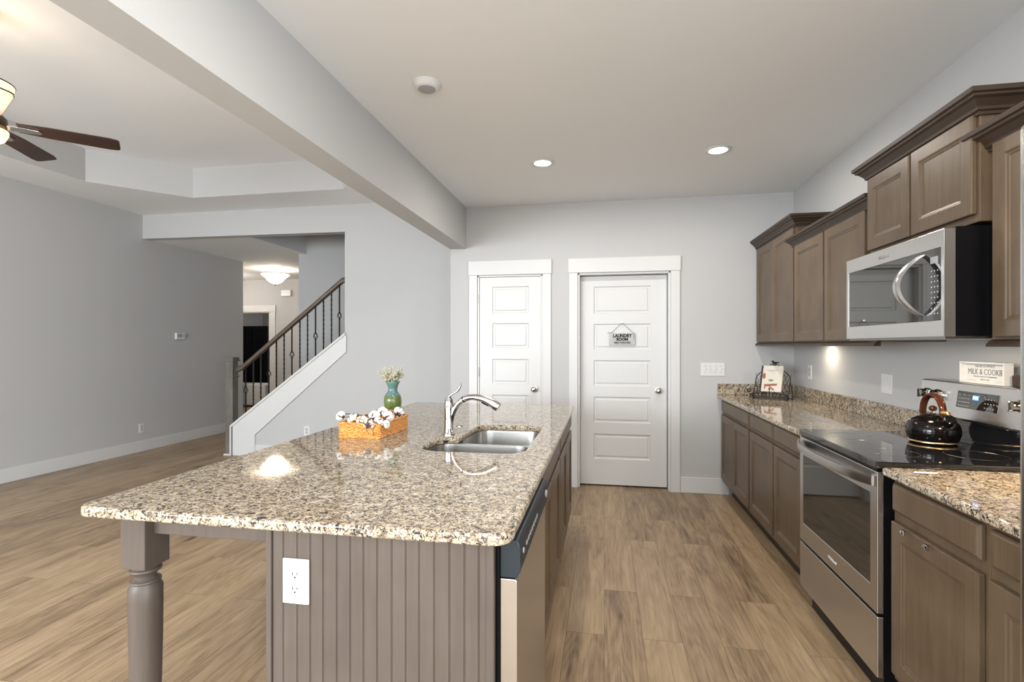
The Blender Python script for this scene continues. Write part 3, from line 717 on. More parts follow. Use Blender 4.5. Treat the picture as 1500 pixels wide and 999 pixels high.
def leg(y):
    bm = bmesh.new(); box(bm, -1.396, y, .712, -1.312, y+.088, zt0)
    lg = obj('leg', bm, 'cabgrey', ib, bevel=.003)
    bm = bmesh.new()
    lathe(bm, [(.036, .712), (.036, .706), (.041, .703), (.042, .699), (.040, .695), (.033, .690), (.029, .684), (.028, .677), (.033, .672), (.040, .669), (.041, .665), (.038, .661), (.040, .655), (.0445, .646), (.0445, .60), (.0435, .50), (.040, .33), (.034, .20), (.030, .16), (.033, .15), (.040, .14), (.040, .13), (.036, .12), (.036, .11)][::1], (-1.354, y+.044, 0), 40)
    obj('turning', bm, 'cabgrey', lg, smooth=30)
    bm = bmesh.new(); box(bm, -1.396, y, 0, -1.312, y+.088, .112); obj('foot', bm, 'cabgrey', lg, bevel=.003)
leg(1.262); leg(3.70)
part('apron', 'cabgrey', ib, (-1.312, 1.29, .812, -.893, 1.308, zt0), bevel=.002)
part('apron', 'cabgrey', ib, (-1.365, 1.35, .812, -1.347, 3.70, zt0), bevel=.002)
part('apron', 'cabgrey', ib, (-1.312, 3.735, .812, -.893, 3.753, zt0), bevel=.002)

IF = -.257
base_cab('island sink base cabinet with long false front, next to the dishwasher', (IF, 1.885, 0), PI/2, .975,
         [('drawer', .012, zr0, .895, zr1), ('door', .012, zd0, .449, zd1), ('door', .456, zd0, .895, zd1)], open_top=True)
base_cab('island end cabinet farthest from the viewer', (IF, 2.862, 0), PI/2, .93,
         [('drawer', -.060, zr0, .91, zr1), ('door', -.060, zd0, .42, zd1), ('door', .427, zd0, .91, zd1)])
# dishwasher
dw = thing('dishwasher', 'stainless dishwasher with black console in the island side', 'dishwasher', (IF, 1.252, 0), PI/2)
part('body', 'black', dw, (.004, .002, .10, .604, .58, .86))
bm = bmesh.new(); prism(bm, [(-.043, .10), (-.043, .778), (-.038, .783), (0, .783), (0, .10)], 'x', 0, .608); obj('door_panel', bm, 'steel', dw, bevel=.002)
bm = bmesh.new(); prism(bm, [(0, .786), (-.042, .786), (-.052, .806), (-.050, .868), (-.044, .880), (0, .880)], 'x', 0, .608); cn = obj('console', bm, 'blueblack', dw, bevel=.002)
bm = bmesh.new()
for k in range(7): box(bm, .10+.035*k, -.0525, .832, .12+.035*k, -.050, .842)
obj('buttons', bm, 'greyplastic', cn)
bm = bmesh.new(); lathe(bm, [(.007, -.0535), (.007, -.048)], (.05, 0, .838), 16, 'y'); obj('badge', bm, 'greyplastic', cn)
bm = bmesh.new(); lathe(bm, [(.013, -.056), (.013, -.048)], (.56, 0, .838), 18, 'y'); obj('latch', bm, 'greyplastic', cn)
part('toe_panel', 'black', dw, (.004, .06, .0, .604, .075, .10))

# sink
sk = thing('kitchen_sink', 'stainless double-bowl sink under the island worktop', 'sink', (0, 0, 0))
def ringpts(b, i, r, z): return [(x, y, z) for x, y in rrect(b[0]+i, b[1]+i, b[2]-i, b[3]-i, max(r-i*.6, .03), 6)]
def bowl(b, dpt):
    bm = bmesh.new(); L_ = [(0, .880), (.001, .872), (.006, .80), (.012, .880-dpt+.045), (.022, .880-dpt+.018), (.045, .880-dpt+.003), (.09, .880-dpt)]
    rs = [[bm.verts.new(p) for p in ringpts(b, i, .085, z)] for i, z in L_]
    for a, c_ in zip(rs, rs[1:]):
        n = len(a)
        for k in range(n): bm.faces.new((a[k], a[(k+1) % n], c_[(k+1) % n], c_[k]))
    bm.faces.new(rs[-1])
    o = obj('bowl', bm, 'sinksteel', sk, smooth=60); o.data.flip_normals() if False else None
    cx, cy = (b[0]+b[2])/2, (b[1]+b[3])/2
    bm = bmesh.new(); lathe(bm, [(.042, .001), (.045, .004), (.038, .005), (.030, .001), (.012, .0005), (0, .003)], (cx, cy, .880-dpt), 24); obj('drain', bm, 'chrome', o, smooth=40)
FB = (F[0]-.004, F[1]-.004, F[2]+.004, F[3]); RB = (R_[0]-.004, R_[1], R_[2]+.004, R_[3]+.004)
bowl(FB, .20); bowl(RB, .17)
plate('rim', rrect(-.835, 2.06, -.305, 2.855, .06), [rrect(*FB, .085, 6), rrect(*RB, .085, 6)], .8775, .8835, 'sinksteel', sk, bevel=.001, res=1)
# faucet
fc = thing('faucet', 'chrome single-lever pull-out faucet on the island beside the sink', 'faucet', (-.778, 2.492, zt1))
bm = bmesh.new(); lathe(bm, [(0, 0), (.031, 0), (.031, .006), (.027, .009), (.025, .013), (.025, .022), (.0235, .025), (.023, .10), (.0235, .12), (.024, .145), (.0225, .165), (.018, .182), (.010, .192), (0, .195)], n=36); obj('body', bm, 'chrome', fc, smooth=40)
def bez(P, n=18):
    out = []
    for i in range(n+1):
        t = i/n; q = [Vector(p) for p in P]
        while len(q) > 1: q = [a.lerp(b, t) for a, b in zip(q, q[1:])]
        out.append(q[0])
    return out
sp = bez([(.006, 0, .045), (.025, -.002, .20), (.115, -.01, .215), (.19, -.015, .195), (.262, -.02, .145)], 24)
bm = bmesh.new(); tube(bm, sp[:15], [.0135+.001*k/14 for k in range(15)], 16); obj('spout', bm, 'chrome', fc, smooth=50)
bm = bmesh.new(); tube(bm, sp[14:], [.0155, .0165, .0168, .017, .0172, .018, .019, .0205, .0225, .0235, .022], 18); hd = obj('spray_head', bm, 'nickel', fc, smooth=50)
bm = bmesh.new(); tube(bm, [sp[9]-(sp[10]-sp[9])*.12, sp[9]+(sp[10]-sp[9])*.18], .0165, 16); obj('ring', bm, 'black', hd)
bm = bmesh.new(); tube(bm, [sp[17]+Vector((0, 0, -.014)), sp[18]+Vector((0, 0, -.017)), sp[20]+Vector((0, 0, -.018))], .0085, 10); obj('spray_button', bm, 'black', hd, smooth=50)
bm = bmesh.new(); lv = bez([(-.008, 0, .165), (-.005, 0, .215), (.045, -.004, .205), (.060, -.006, .225), (.066, -.007, .262)], 16)
tube(bm, lv, [.017, .0165, .015, .013, .0115, .0105, .010, .0095, .0095, .010, .010, .010, .0095, .009, .008, .0065, .003], 12, flat_=.55); obj('lever', bm, 'chrome', fc, smooth=60)
bm = bmesh.new(); lathe(bm, [(0, 0), (.021, 0), (.021, .003), (.017, .005), (.006, .005), (.004, .003), (0, .003)], n=24)
sh = tag(obj('sink_hole_cap', bm, 'chrome', None, smooth=30, loc=(-.798, 2.757, zt1)), 'flat round chrome cap on worktop behind the faucet', 'cap')

# ================================================================== BASKET, COTTON, VASE
bk = thing('wicker_basket', 'shallow honey-coloured wicker basket on the island', 'basket', (-1.173, 2.478, zt1), math.radians(-1.5))
bw_, bd, bh = .110, .168, .070
def rectloop(hx, hy, z, n=120, amp=0, ph=0, r=.012):
    base_ = rrect(-hx, -hy, hx, hy, r, 3); P = [Vector((x, y, 0)) for x, y in base_]; Ls = [(P[(i+1) % len(P)]-P[i]).length for i in range(len(P))]; T = sum(Ls)
    out = []
    for k in range(n):
        s = T*k/n; i = 0
        while s > Ls[i]: s -= Ls[i]; i += 1
        a, b = P[i], P[(i+1) % len(P)]; p = a.lerp(b, s/Ls[i]); dr = (b-a).normalized(); nrm = Vector((dr.y, -dr.x, 0))
        out.append(p+nrm*amp*math.sin(k*PI/2+ph)+Vector((0, 0, z)))
    return out
bm = bmesh.new()
for i in range(11): tube(bm, rectloop(bw_, bd, .006+i*.0058, 144, .0016, i*PI), .0036+.0006*(i % 2), 5, closed=True)
obj('woven_sides', bm, 'wicker', bk, smooth=60)
bm = bmesh.new()
for dz in (0, .004): tube(bm, rectloop(bw_+.001, bd+.001, .068+dz, 144, .0022, dz*800), .0042, 5, closed=True)
tube(bm, rectloop(bw_+.001, bd+.001, .004, 144, .002, 1), .0042, 5, closed=True)
obj('rope_rim', bm, 'wicker', bk, smooth=60)
part('base', 'wicker', bk, (-bw_+.003, -bd+.003, .002, bw_-.003, bd-.003, .012))
for s in (-1, 1):
    bm = bmesh.new(); tube(bm, [(.048*math.cos(PI*k/12), s*bd, .06+.034*math.sin(PI*k/12)) for k in range(13)], .0032, 6)
    obj('handle', bm, 'wicker', bk, smooth=60)
def boll(name, label, loc, r, rot, lean=0, brown=False):
    t = thing(name, label, 'cotton boll', loc, 0, 'cotton bolls in and over the wicker basket'); t.rotation_euler = rot
    rnd = random.Random(hash(label) % 1000+int(r*1e4)) if False else random.Random(int(loc[0]*1e4)+int(loc[2]*1e5))
    bm = bmesh.new()
    for k in range(5):
        a = 2*PI*k/5+rnd.random()*.4; rr = r*(.52+.16*rnd.random())
        bmesh.ops.create_icosphere(bm, subdivisions=3, radius=rr, matrix=Matrix.Translation((r*.48*math.cos(a), r*.48*math.sin(a), r*.12*rnd.random())) @ Matrix.Diagonal((1, 1, 1.15, 1)))
    bmesh.ops.create_icosphere(bm, subdivisions=3, radius=r*.6, matrix=Matrix.Translation((0, 0, r*.45)))
    for v in bm.verts:
        p = v.co*(55/1.0); v.co += v.co.normalized()*r*.05*math.sin(p.x*7)*math.cos(p.y*6+p.z*5)
    obj('fluff', bm, 'cotton', t, smooth=180)
    bm = bmesh.new()
    for k in range(4):
        a = 2*PI*k/4+.3; u = Vector((math.cos(a), math.sin(a), 0)); w = Vector((-math.sin(a), math.cos(a), 0))
        pts = [(0, -.75, .10), (.55, -.62, .42), (.98, -.15, .36), (1.16, .35, .04)]
        prev = None
        for d_, z_, wd in pts:
            cur = [bm.verts.new(u*r*d_-w*r*wd+Vector((0, 0, r*z_))), bm.verts.new(u*r*d_*1.06+Vector((0, 0, r*(z_-.07)))), bm.verts.new(u*r*d_+w*r*wd+Vector((0, 0, r*z_)))]
            if prev: bm.faces.new((prev[0], prev[1], cur[1], cur[0])); bm.faces.new((prev[1], prev[2], cur[2], cur[1]))
            prev = cur
    h = obj('husk', bm, 'twig', t, smooth=60); sm = h.modifiers.new('s', 'SOLIDIFY'); sm.thickness = .0012
    bm = bmesh.new(); tube(bm, bez([(0, 0, -r*.6), (0, 0, -r*1.6), (.01, .005, -r*2.2), (.03, .015, -r*2.6)], 8), .0018, 5); obj('twig', bm, 'twig', t, smooth=60)
BL = [((-1.247, 2.39, .990), .030, (-.5, -1.0, 0), 'cotton boll farthest left in basket, hugging the rim'),
      ((-1.300, 2.36, 1.012), .022, (0, -1.3, 0), 'cotton boll hanging out past the left side of the basket'),
      ((-1.185, 2.36, .988), .028, (-.9, -.2, 0), 'cotton boll lying over the front handle of the basket'),
      ((-1.150, 2.42, 1.008), .027, (-.3, -.3, 0), 'upper cotton boll behind the drooping front pair'),
      ((-1.125, 2.31, .985), .026, (-1.2, 0, 0), 'cotton boll drooping over the basket front, left of the pair'),
      ((-1.085, 2.325, .990), .027, (-1.0, .5, 0), 'cotton boll drooping over the basket front, right of the pair'),
      ((-1.125, 2.46, 1.024), .026, (-.2, .2, 0), 'topmost cotton boll of the heap in the basket'),
      ((-1.078, 2.42, 1.008), .028, (-.4, .7, 0), 'cotton boll on the right of the heap by the basket edge'),
      ((-1.055, 2.345, .982), .020, (-.6, 1.0, 0), 'small cotton boll at the front right basket corner'),
      ((-1.095, 2.600, 1.003), .028, (-1.1, .2, 0), 'lone cotton boll standing in front of the green vase')]
for loc, r, rot, lb in BL: boll('cotton_boll', lb, loc, r, rot)
bm = bmesh.new(); tube(bm, bez([(-1.30, 2.37, 1.02), (-1.25, 2.40, 1.03), (-1.15, 2.45, .96), (-1.12, 2.56, 1.04), (-1.13, 2.60, 1.035)], 16), .0025, 6)
tag(obj('cotton_branch', bm, 'twig', None, smooth=60), 'thin brown cotton branch across the basket', 'branch')
vs = thing('vase', 'green and turquoise glazed ceramic vase behind the basket', 'vase', (-1.187, 2.735, zt1))
bm = bmesh.new(); lathe(bm, [(0, 0), (.030, 0), (.033, .004), (.032, .02), (.038, .06), (.046, .10), (.050, .135), (.047, .160), (.036, .178), (.027, .192), (.026, .205), (.030, .225), (.041, .246), (.040, .248), (.036, .244), (.026, .22), (.021, .20), (.03, .17), (0, .15)], n=40); obj('body', bm, 'glaze', vs, smooth=60)
# dried flowers standing in the vase
def sprig(proto_kind, k):
    rnd = random.Random(k*13+5); a = rnd.random()*2*PI; tilt = .2+.85*rnd.random()**.7; L_ = .055+.055*rnd.random()
    top = Vector((math.cos(a)*math.sin(tilt), math.sin(a)*math.sin(tilt), math.cos(tilt)))*L_
    bm = bmesh.new(); P = bez([(0, 0, -.055), (0, 0, 0), tuple(top*.5+Vector((0, 0, .012))), tuple(top)], 8); tube(bm, P, .0009, 4)
    t = thing('dried_flower', 'pale dried flower sprig fanning out of the green vase', 'dried flower', (-1.187+.012*math.cos(a), 2.735+.012*math.sin(a), zt1+.242), 0, 'dried flower sprigs in the vase')
    obj('stem', bm, 'stem', t)
    bm = bmesh.new()
    for j in range(26):
        q = P[4+rnd.randrange(5)]+Vector((rnd.gauss(0, .007), rnd.gauss(0, .007), rnd.gauss(0, .006)))
        bmesh.ops.create_icosphere(bm, subdivisions=1, radius=.0024+.0026*rnd.random(), matrix=Matrix.Translation(q))
    obj('blossoms', bm, 'flower', t)
for k in range(20): sprig(0, k)
for k, (dx, dz, lb) in enumerate(((.034, .075, 'taller grey-green dried leaf leaning right out of the vase'), (.052, .055, 'lower grey-green dried leaf leaning far right out of the vase'), (.030, .045, 'short grey-green dried leaf just over the vase rim'))):
    t = thing('dried_leaf', lb, 'leaf', (-1.182, 2.730, zt1+.242))
    bm = bmesh.new(); P = bez([(0, 0, -.05), (0.006, 0, .01), (dx*.6, 0, dz*.6), (dx, 0, dz)], 8)
    prev = None
    for i, p in enumerate(P[2:]):
        wdt = .0085*math.sin(PI*min(1, (i+.4)/6.6)); q = [bm.verts.new(p+Vector((-wdt*.7, wdt*.3, wdt*.5))), bm.verts.new(p), bm.verts.new(p+Vector((wdt*.7, -wdt*.3, -wdt*.5)))]
        if prev: bm.faces.new((prev[0], prev[1], q[1], q[0])); bm.faces.new((prev[1], prev[2], q[2], q[1]))
        prev = q
    o = obj('blade', bm, 'leafgrey', t, smooth=60); sm = o.modifiers.new('s', 'SOLIDIFY'); sm.thickness = .0008
    bm = bmesh.new(); tube(bm, P[:5], .0011, 4); obj('stem', bm, 'stem', t)

# ================================================================== RANGE
rg = thing('range', 'stainless electric range with black glass cooktop', 'range', (1.03, 2.882, 0), -PI/2)   # local x 0..w towards the camera, y 0..d to the wall
rw = .764
part('body', 'black', rg, (.004, 0, .10, rw-.004, .62, .905))
part('kick_panel', 'black', rg, (.0, .035, .006, rw, .05, .12))
part('leg', 'black', rg, (.03, .05, 0, .07, .09, .10)); part('leg', 'black', rg, (rw-.07, .05, 0, rw-.03, .09, .10))
bm = bmesh.new(); box(bm, .0, -.024, .362, rw, -.001, .893)
bm.free(); bm = bmesh.new(); slab_panels(bm, rw, .531, .023, [(.045, .090, rw-.050, .443)], [(.002, .001), (.003, .003)], 0, .362)
od = obj('oven_door', bm, 'steel', rg, bevel=.003, loc=(0, -.024, 0))
part('window', 'ovenglass', od, (.048, .001, .455, rw-.053, .004, .802))
bm = bmesh.new()
n = 14; P = []
for k in range(n+1):
    t = k/n; P.append((.010+(rw-.020)*t, -.010-.050*math.sin(PI*t)**.55, .858))
secs = [[bm.verts.new((p[0], p[1]+a, p[2]+b)) for a, b in ((.006, -.020), (-.004, -.018), (-.007, 0), (-.004, .018), (.006, .020))] for p in P]
for a, b in zip(secs, secs[1:]):
    for k in range(5): bm.faces.new((a[k], a[(k+1) % 5], b[(k+1) % 5], b[k]))
bm.faces.new(secs[0]); bm.faces.new(secs[-1][::-1])
box(bm, 0, -.010, .838, .030, .0, .878); box(bm, rw-.030, -.010, .838, rw, .0, .878)
obj('handle', bm, 'steel', od, smooth=35)
text('badge', 'Whirlpool', .020, 'plastic', od, (rw/2, -.0006, .405), shear=.2)
dr = part('storage_drawer', 'steel', rg, (0, -.024, .122, rw, -.001, .350), bevel=.003)
ct = part('cooktop', 'glass', rg, (-.002, -.028, .905, rw+.002, .560, .932), bevel=.004)
bm = bmesh.new()
for cx, cy, r in ((.20, .13, .10), (.57, .13, .085), (.20, .40, .075), (.57, .42, .10)):
    tube(bm, [(cx+r*math.cos(2*PI*k/40), cy+r*math.sin(2*PI*k/40), .9319) for k in range(40)], .0006, 4, closed=True)
obj('burner_rings', bm, 'steeldark', ct)
part('vent_strip', 'black', rg, (.01, -.020, .893, rw-.01, 0, .905))
# backguard: black lower part, tilted steel panel above it
part('backguard_base', 'glass', rg, (0, .545, .932, rw, .615, 1.035), bevel=.002)
bm = bmesh.new(); prism(bm, [(.525, 1.035), (.522, 1.045), (.542, 1.197), (.555, 1.202), (.618, 1.202), (.618, 1.035)], 'x', 0, rw); bgd = obj('backguard', bm, 'steel', rg, bevel=.003)
tl = math.atan(.02/.152)
def onbg(x, z): return (x, .522+.02*(z-1.045)/.152, z)
bm = bmesh.new(); bx_ = bmesh.new()
def bgbox(name, mat, parent, x0, x1, z0, z1, t=.003, bevel=0):
    bm = bmesh.new(); prism(bm, [(onbg(0, z0)[1]-t, z0), (onbg(0, z1)[1]-t, z1), (onbg(0, z1)[1]+.001, z1), (onbg(0, z0)[1]+.001, z0)], 'x', x0, x1)
    return obj(name, bm, mat, parent, bevel=bevel)
bx_.free(); bm.free()
ds = bgbox('control_display', 'mirrorglass', bgd, .275, .520, 1.092, 1.165, .002)
bgbox('clock_window', 'display', ds, .372, .408, 1.132, 1.152, .0028)
text('clock_digits', '8:02', .017, 'digits', ds, (.39, onbg(0, 1.142)[1]-.0034, 1.142), (PI/2-tl, 0, 0), .0003)
bm = bmesh.new()
for r_ in range(4):
    for k in range(6):
        x = .288+k*.012 if r_ < 3 else .288+k*.03; z = 1.100+r_*.016; y = onbg(0, z)[1]-.0025
        box(bm, x, y, z, x+.006, y+.001, z+.0035)
for r_ in range(3):
    for k in range(4): x = .445+k*.016; z = 1.104+r_*.018; y = onbg(0, z)[1]-.0025; box(bm, x, y, z, x+.006, y+.001, z+.004)
obj('key_marks', bm, 'greyplastic', ds)
for x in (.055, .135, .630, .710):
    kb = bmesh.new(); y = onbg(0, 1.135)[1]
    lathe(kb, [(.024, 0), (.024, -.005), (.020, -.008), (.019, -.030), (.017, -.034), (0, -.034)], (x, y, 1.135), 28, 'y')
    kn = obj('knob', kb, 'chrome', bgd, smooth=40)
    part('grip', 'chrome', kn, (x-.006, y-.046, 1.115, x+.006, y-.030, 1.155), bevel=.003)
# kettle
kt = thing('kettle', 'black enamel whistling kettle with brown arched handle on rear burner', 'kettle', (1.447, 2.575, .9325), math.radians(-86))
bm = bmesh.new(); lathe(bm, [(0, 0), (.078, 0), (.086, .004), (.087, .010), (.093, .022), (.099, .045), (.099, .065), (.092, .088), (.076, .106), (.056, .117), (.045, .121), (0, .121)], n=48); obj('body', bm, 'kettle', kt, smooth=40)
bm = bmesh.new(); lathe(bm, [(.0865, .006), (.0895, .008), (.0895, .012), (.088, .014)], n=48, cap=False); obj('base_band', bm, 'gold', kt, smooth=40)
bm = bmesh.new(); lathe(bm, [(0, .121), (.046, .121), (.048, .124), (.040, .128), (.012, .131), (.006, .134), (.006, .140), (0, .140)], n=32); ld = obj('lid', bm, 'chrome', kt, smooth=40)
bm = bmesh.new(); ball(bm, (0, 0, .153), .0155, 18, 12, (1, 1, .85)); obj('lid_knob', bm, 'knobwood', ld, smooth=60)
bm = bmesh.new()
sp_ = [(.055, 0, .080), (.085, 0, .100), (.105, 0, .118)]
tube(bm, sp_, [.026, .022, .020], 20); s_ = obj('spout', bm, 'kettle', kt, smooth=60)
d_ = (Vector(sp_[2])-Vector(sp_[1])).normalized()
bm = bmesh.new(); tube(bm, [Vector(sp_[2])-d_*.004, Vector(sp_[2])+d_*.004], .0215, 24, cap=False); tube(bm, [Vector(sp_[2])-d_*.004, Vector(sp_[2])+d_*.004], .0185, 24, cap=False); obj('spout_ring', bm, 'chrome', s_, smooth=50)
bm = bmesh.new(); tube(bm, [Vector(sp_[2]), Vector(sp_[2])+d_*.002], .018, 20); obj('spout_cap', bm, 'black', s_)
bm = bmesh.new(); tube(bm, [(.045, 0, .135), (.068, 0, .142), (.095, 0, .140), (.102, 0, .136)], [.008, .014, .011, .006], 12, flat_=.8); tag(obj('trigger', bm, 'gold', kt, smooth=60), 'gold-coloured lever above the spout')
# arched strap handle
bm = bmesh.new(); prev = None; N_ = 20; ringsH = []
for k in range(N_+1):
    a = PI*k/N_; x = .066*math.cos(a); z = .112+.104*math.sin(a)**.75
    nx, nz = math.cos(a), math.sin(a); hw = .015+.004*math.sin(a)
    ringsH.append([bm.verts.new((x+nx*o_, y_, z+nz*o_)) for o_, y_ in ((-.009, -hw), (.004, -hw), (.008, 0), (.004, hw), (-.009, hw))])
for a, b in zip(ringsH, ringsH[1:]):
    for k in range(5): bm.faces.new((a[k], a[(k+1) % 5], b[(k+1) % 5], b[k]))
bm.faces.new(ringsH[0]); bm.faces.new(ringsH[-1][::-1])
obj('handle', bm, 'knobwood', kt, smooth=50, sub=1)
# box sign standing on the backguard
bs = thing('box_sign', 'white wooden milk and cookies box sign standing on the range backguard', 'sign', (1.585, 2.632, 1.203), -PI/2)
sw, shh = .262, .093
part('frame', 'plastic', bs, (0, 0, 0, sw, .035, .008), (0, 0, shh-.008, sw, .035, shh), (0, 0, .008, .008, .035, shh-.008), (sw-.008, 0, .008, sw, .035, shh-.008), bevel=.001, seg=1)
bp = part('face', 'plastic', bs, (.008, .018, .008, sw-.008, .024, shh-.008))
text('lettering', 'MILK & COOKIE', .036, 'inkgrey', bp, (sw/2, .0172, .049), ext=.0004, sx=.80)
text('lettering', 'NORTH POLE', .014, 'inkgrey', bp, (sw/2, .0172, .073), ext=.0004, sx=1.3)
text('lettering', 'FRESH BAKED COMPANY', .010, 'greyplastic', bp, (sw/2, .0172, .029), ext=.0004, sx=1.2)
text('lettering', 'SINCE 1885', .009, 'greyplastic', bp, (sw/2, .0172, .016), ext=.0004, sx=1.2)
bm = bmesh.new(); box(bm, .018, .0168, .0128, .075, .0178, .0136); box(bm, sw-.075, .0168, .0128, sw-.018, .0178, .0136); box(bm, .018, .0168, .0795, sw-.018, .0178, .0803); obj('rules', bm, 'inkgrey', bp)
# dark block at the sign's right, on the backguard
wd = thing('wood_block', 'small dark brown block beside the white box sign', 'block', (1.600, 2.352, 1.203), -PI/2); part('block', 'blade', wd, (0, 0, 0, .06, .03, .045), bevel=.003)

# ================================================================== MICROWAVE
mw = thing('microwave', 'stainless over-the-range microwave with curved handle', 'microwave', (1.256, 2.856, 0), -PI/2)
mww = .756
part('body', 'black', mw, (.002, 0, 1.402, mww-.002, .40, 1.800))
bm = bmesh.new(); slab_panels(bm, mww, .394, .038, [(.022, .058, mww-.016, .332)], [(.002, .0005), (.003, .003)], 0, 1.400)
md = obj('door', bm, 'steel', mw, bevel=.003, loc=(0, -.040, 0))
part('window', 'mirrorglass', md, (.025, .0010, 1.461, mww-.105, .0035, 1.729)); cp = part('control_panel', 'glass', md, (mww-.104, .0010, 1.461, mww-.019, .0035, 1.729))
bm = bmesh.new()
for r_ in range(9):
    for k in range(3): x = mww-.075+k*.018; z = 1.485+r_*.020; box(bm, x, .0002, z, x+.004, .001, z+.004)
obj('key_marks', bm, 'plastic', cp)
part('clock_window', 'greyplastic', cp, (mww-.080, .0004, 1.675, mww-.035, .001, 1.700))
bm = bmesh.new(); P = []; n = 18
for k in range(n+1):
    t = k/n; P.append((mww-.125+.022*math.sin(PI*t)*-1, -.004-.078*math.sin(PI*t)**.8, 1.716-.235*t))
secs = []
for p in P: secs.append([bm.verts.new((p[0]+a, p[1]+b, p[2])) for a, b in ((-.016, .006), (-.013, -.006), (0, -.009), (.013, -.006), (.016, .006), (0, .008))])
for a, b in zip(secs, secs[1:]):
    for k in range(6): bm.faces.new((a[k], a[(k+1) % 6], b[(k+1) % 6], b[k]))
bm.faces.new(secs[0]); bm.faces.new(secs[-1][::-1])
tag(obj('handle', bm, 'steel', md, smooth=50), 'bowed stainless vertical handle')
text('badge', 'Whirlpool', .020, 'nickel', md, (mww*.46, -.0006, 1.758), shear=.2)
part('vent_grille', 'steeldark', mw, (.01, -.03, 1.392, mww-.01, .36, 1.402))

# ================================================================== REFRIGERATOR
fr = thing('refrigerator', 'stainless refrigerator cut by the right picture edge', 'refrigerator', (.875, 1.172, 0), -PI/2)
part('body', 'steeldark', fr, (.005, .0, .03, .905, .74, 1.79), bevel=.004)
for x0, x1 in ((0, .452), (.458, .91)):
    dd = part('door', 'steel', fr, (x0, -.070, .06, x1, -.004, 1.805), bevel=.014, seg=4)
    hx = x1-.05 if x0 == 0 else x0+.05
    bm = bmesh.new(); tube(bm, [(hx, -.071, .75), (hx, -.115, .78), (hx, -.115, 1.52), (hx, -.071, 1.55)], .012, 12); obj('handle', bm, 'steel', dd, smooth=50)
part('kick_grille', 'black', fr, (.01, -.03, .005, .90, 0, .055))

# ================================================================== COOKBOOK STAND
ca = math.radians(-33)
cs = thing('cookbook_stand', 'black wire scrollwork cookbook stand in the worktop corner', 'cookbook stand', (1.395, 4.615, zt1), ca)
def wire(bm, pts, r=.0032): tube(bm, pts, r, 6)
bm = bmesh.new(); hw = .135
lean = .42
wire(bm, [(-hw, -.065, .004), (hw, -.065, .004), (hw, .10, .004), (-hw, .10, .004), (-hw, -.065, .004)])
wire(bm, [(-hw, -.065, .05), (-hw, -.065, .004)]); wire(bm, [(hw, -.065, .05), (hw, -.065, .004)])
wire(bm, [(-hw, -.065, .045), (-.03, -.072, .048), (0, -.075, .045), (.03, -.072, .048), (hw, -.065, .045)])
obj('base_frame', bm, 'iron', cs, smooth=60)
bm = bmesh.new()
arch = [(-hw, -.05, .01), (-hw, -.05+.16*lean, .16)]+[(-hw*math.cos(PI*k/14), -.05+(.16+.09*math.sin(PI*k/14))*lean, .16+.09*math.sin(PI*k/14)) for k in range(15)]+[(hw, -.05, .01)]
wire(bm, arch, .004)
for k in range(-4, 5): wire(bm, [(k*.028-.05, -.045+.02*lean, .02), (k*.028+.03, -.05+.21*lean, .21)], .0018); wire(bm, [(k*.028+.05, -.045+.02*lean, .02), (k*.028-.03, -.05+.21*lean, .21)], .0018)
wire(bm, [(-hw, -.05+.15*lean, .15), (-hw, .10, .004)]); wire(bm, [(hw, -.05+.15*lean, .15), (hw, .10, .004)])
obj('back_frame', bm, 'iron', cs, smooth=60)
def spiral(cx, cy, cz, r, turns, d=1, a0=0, n=26): return [(cx+r*(1-.75*k/n)*math.cos(a0+d*2*PI*turns*k/n), cy, cz+r*(1-.75*k/n)*math.sin(a0+d*2*PI*turns*k/n)) for k in range(n+1)]
bm = bmesh.new()
for cx, d in ((-.035, 1), (.035, -1), (-.105, 1), (.105, -1)):
    wire(bm, spiral(cx, -.076, .040, .024, 1.4, d, PI/2), .003); 
for cx, d in ((-.13, 1), (.13, -1)): wire(bm, spiral(cx, -.085, .022, .022, 1.4, d, PI/2), .0035)
for cx, d in ((-.16, 1), (-.185, -1)): wire(bm, spiral(cx, -.07, .065, .020, 1.3, d, 0), .003)
wire(bm, [(0, -.076, .02), (0, -.078, .085)]); ball(bm, (0, -.078, .09), .008, 8, 6)
obj('scrolls', bm, 'iron', cs, smooth=60)
bm = bmesh.new(); yb_ = -.05+.25*lean
wire(bm, [(0, yb_, .245), (0, yb_+.01, .285)], .0035); wire(bm, spiral(-.022, yb_+.008, .272, .020, 1.2, 1, 0), .003); wire(bm, spiral(.022, yb_+.008, .272, .020, 1.2, -1, PI), .003)
ball(bm, (.002, yb_+.01, .300), .015, 12, 8, (1.3, .7, .8)); ball(bm, (-.014, yb_+.01, .314), .009, 10, 8); tube(bm, [(.012, yb_+.01, .302), (.040, yb_+.01, .306)], [.009, .003], 6); tube(bm, [(-.021, yb_+.01, .314), (-.030, yb_+.01, .312)], [.003, .0005], 5)
obj('bird_finial', bm, 'iron', cs, smooth=60)
def book(name, label, x0, w, h, t, mat, yoff):
    b = thing(name, label, 'book', (1.395, 4.615, zt1+.046), ca); 
    e = bpy.data.objects.new('tilt', None)
    bpy.data.objects.remove(e)
    b.rotation_mode = 'XYZ'; b.rotation_euler = (-.36, 0, ca)
    part('cover', mat, b, (x0, yoff, 0, x0+w, yoff+.003, h), (x0, yoff+t-.003, 0, x0+w, yoff+t, h), (x0, yoff+.003, 0, x0+.003, yoff+t-.003, h), bevel=.001)
    part('pages', 'paper', b, (x0+.003, yoff+.003, .003, x0+w-.003, yoff+t-.003, h-.003))
    return b
b1 = book('cookbook', 'dark covered cookbook behind the pale one on the wire stand', -.098, .17, .235, .018, 'darkbook', -.030)
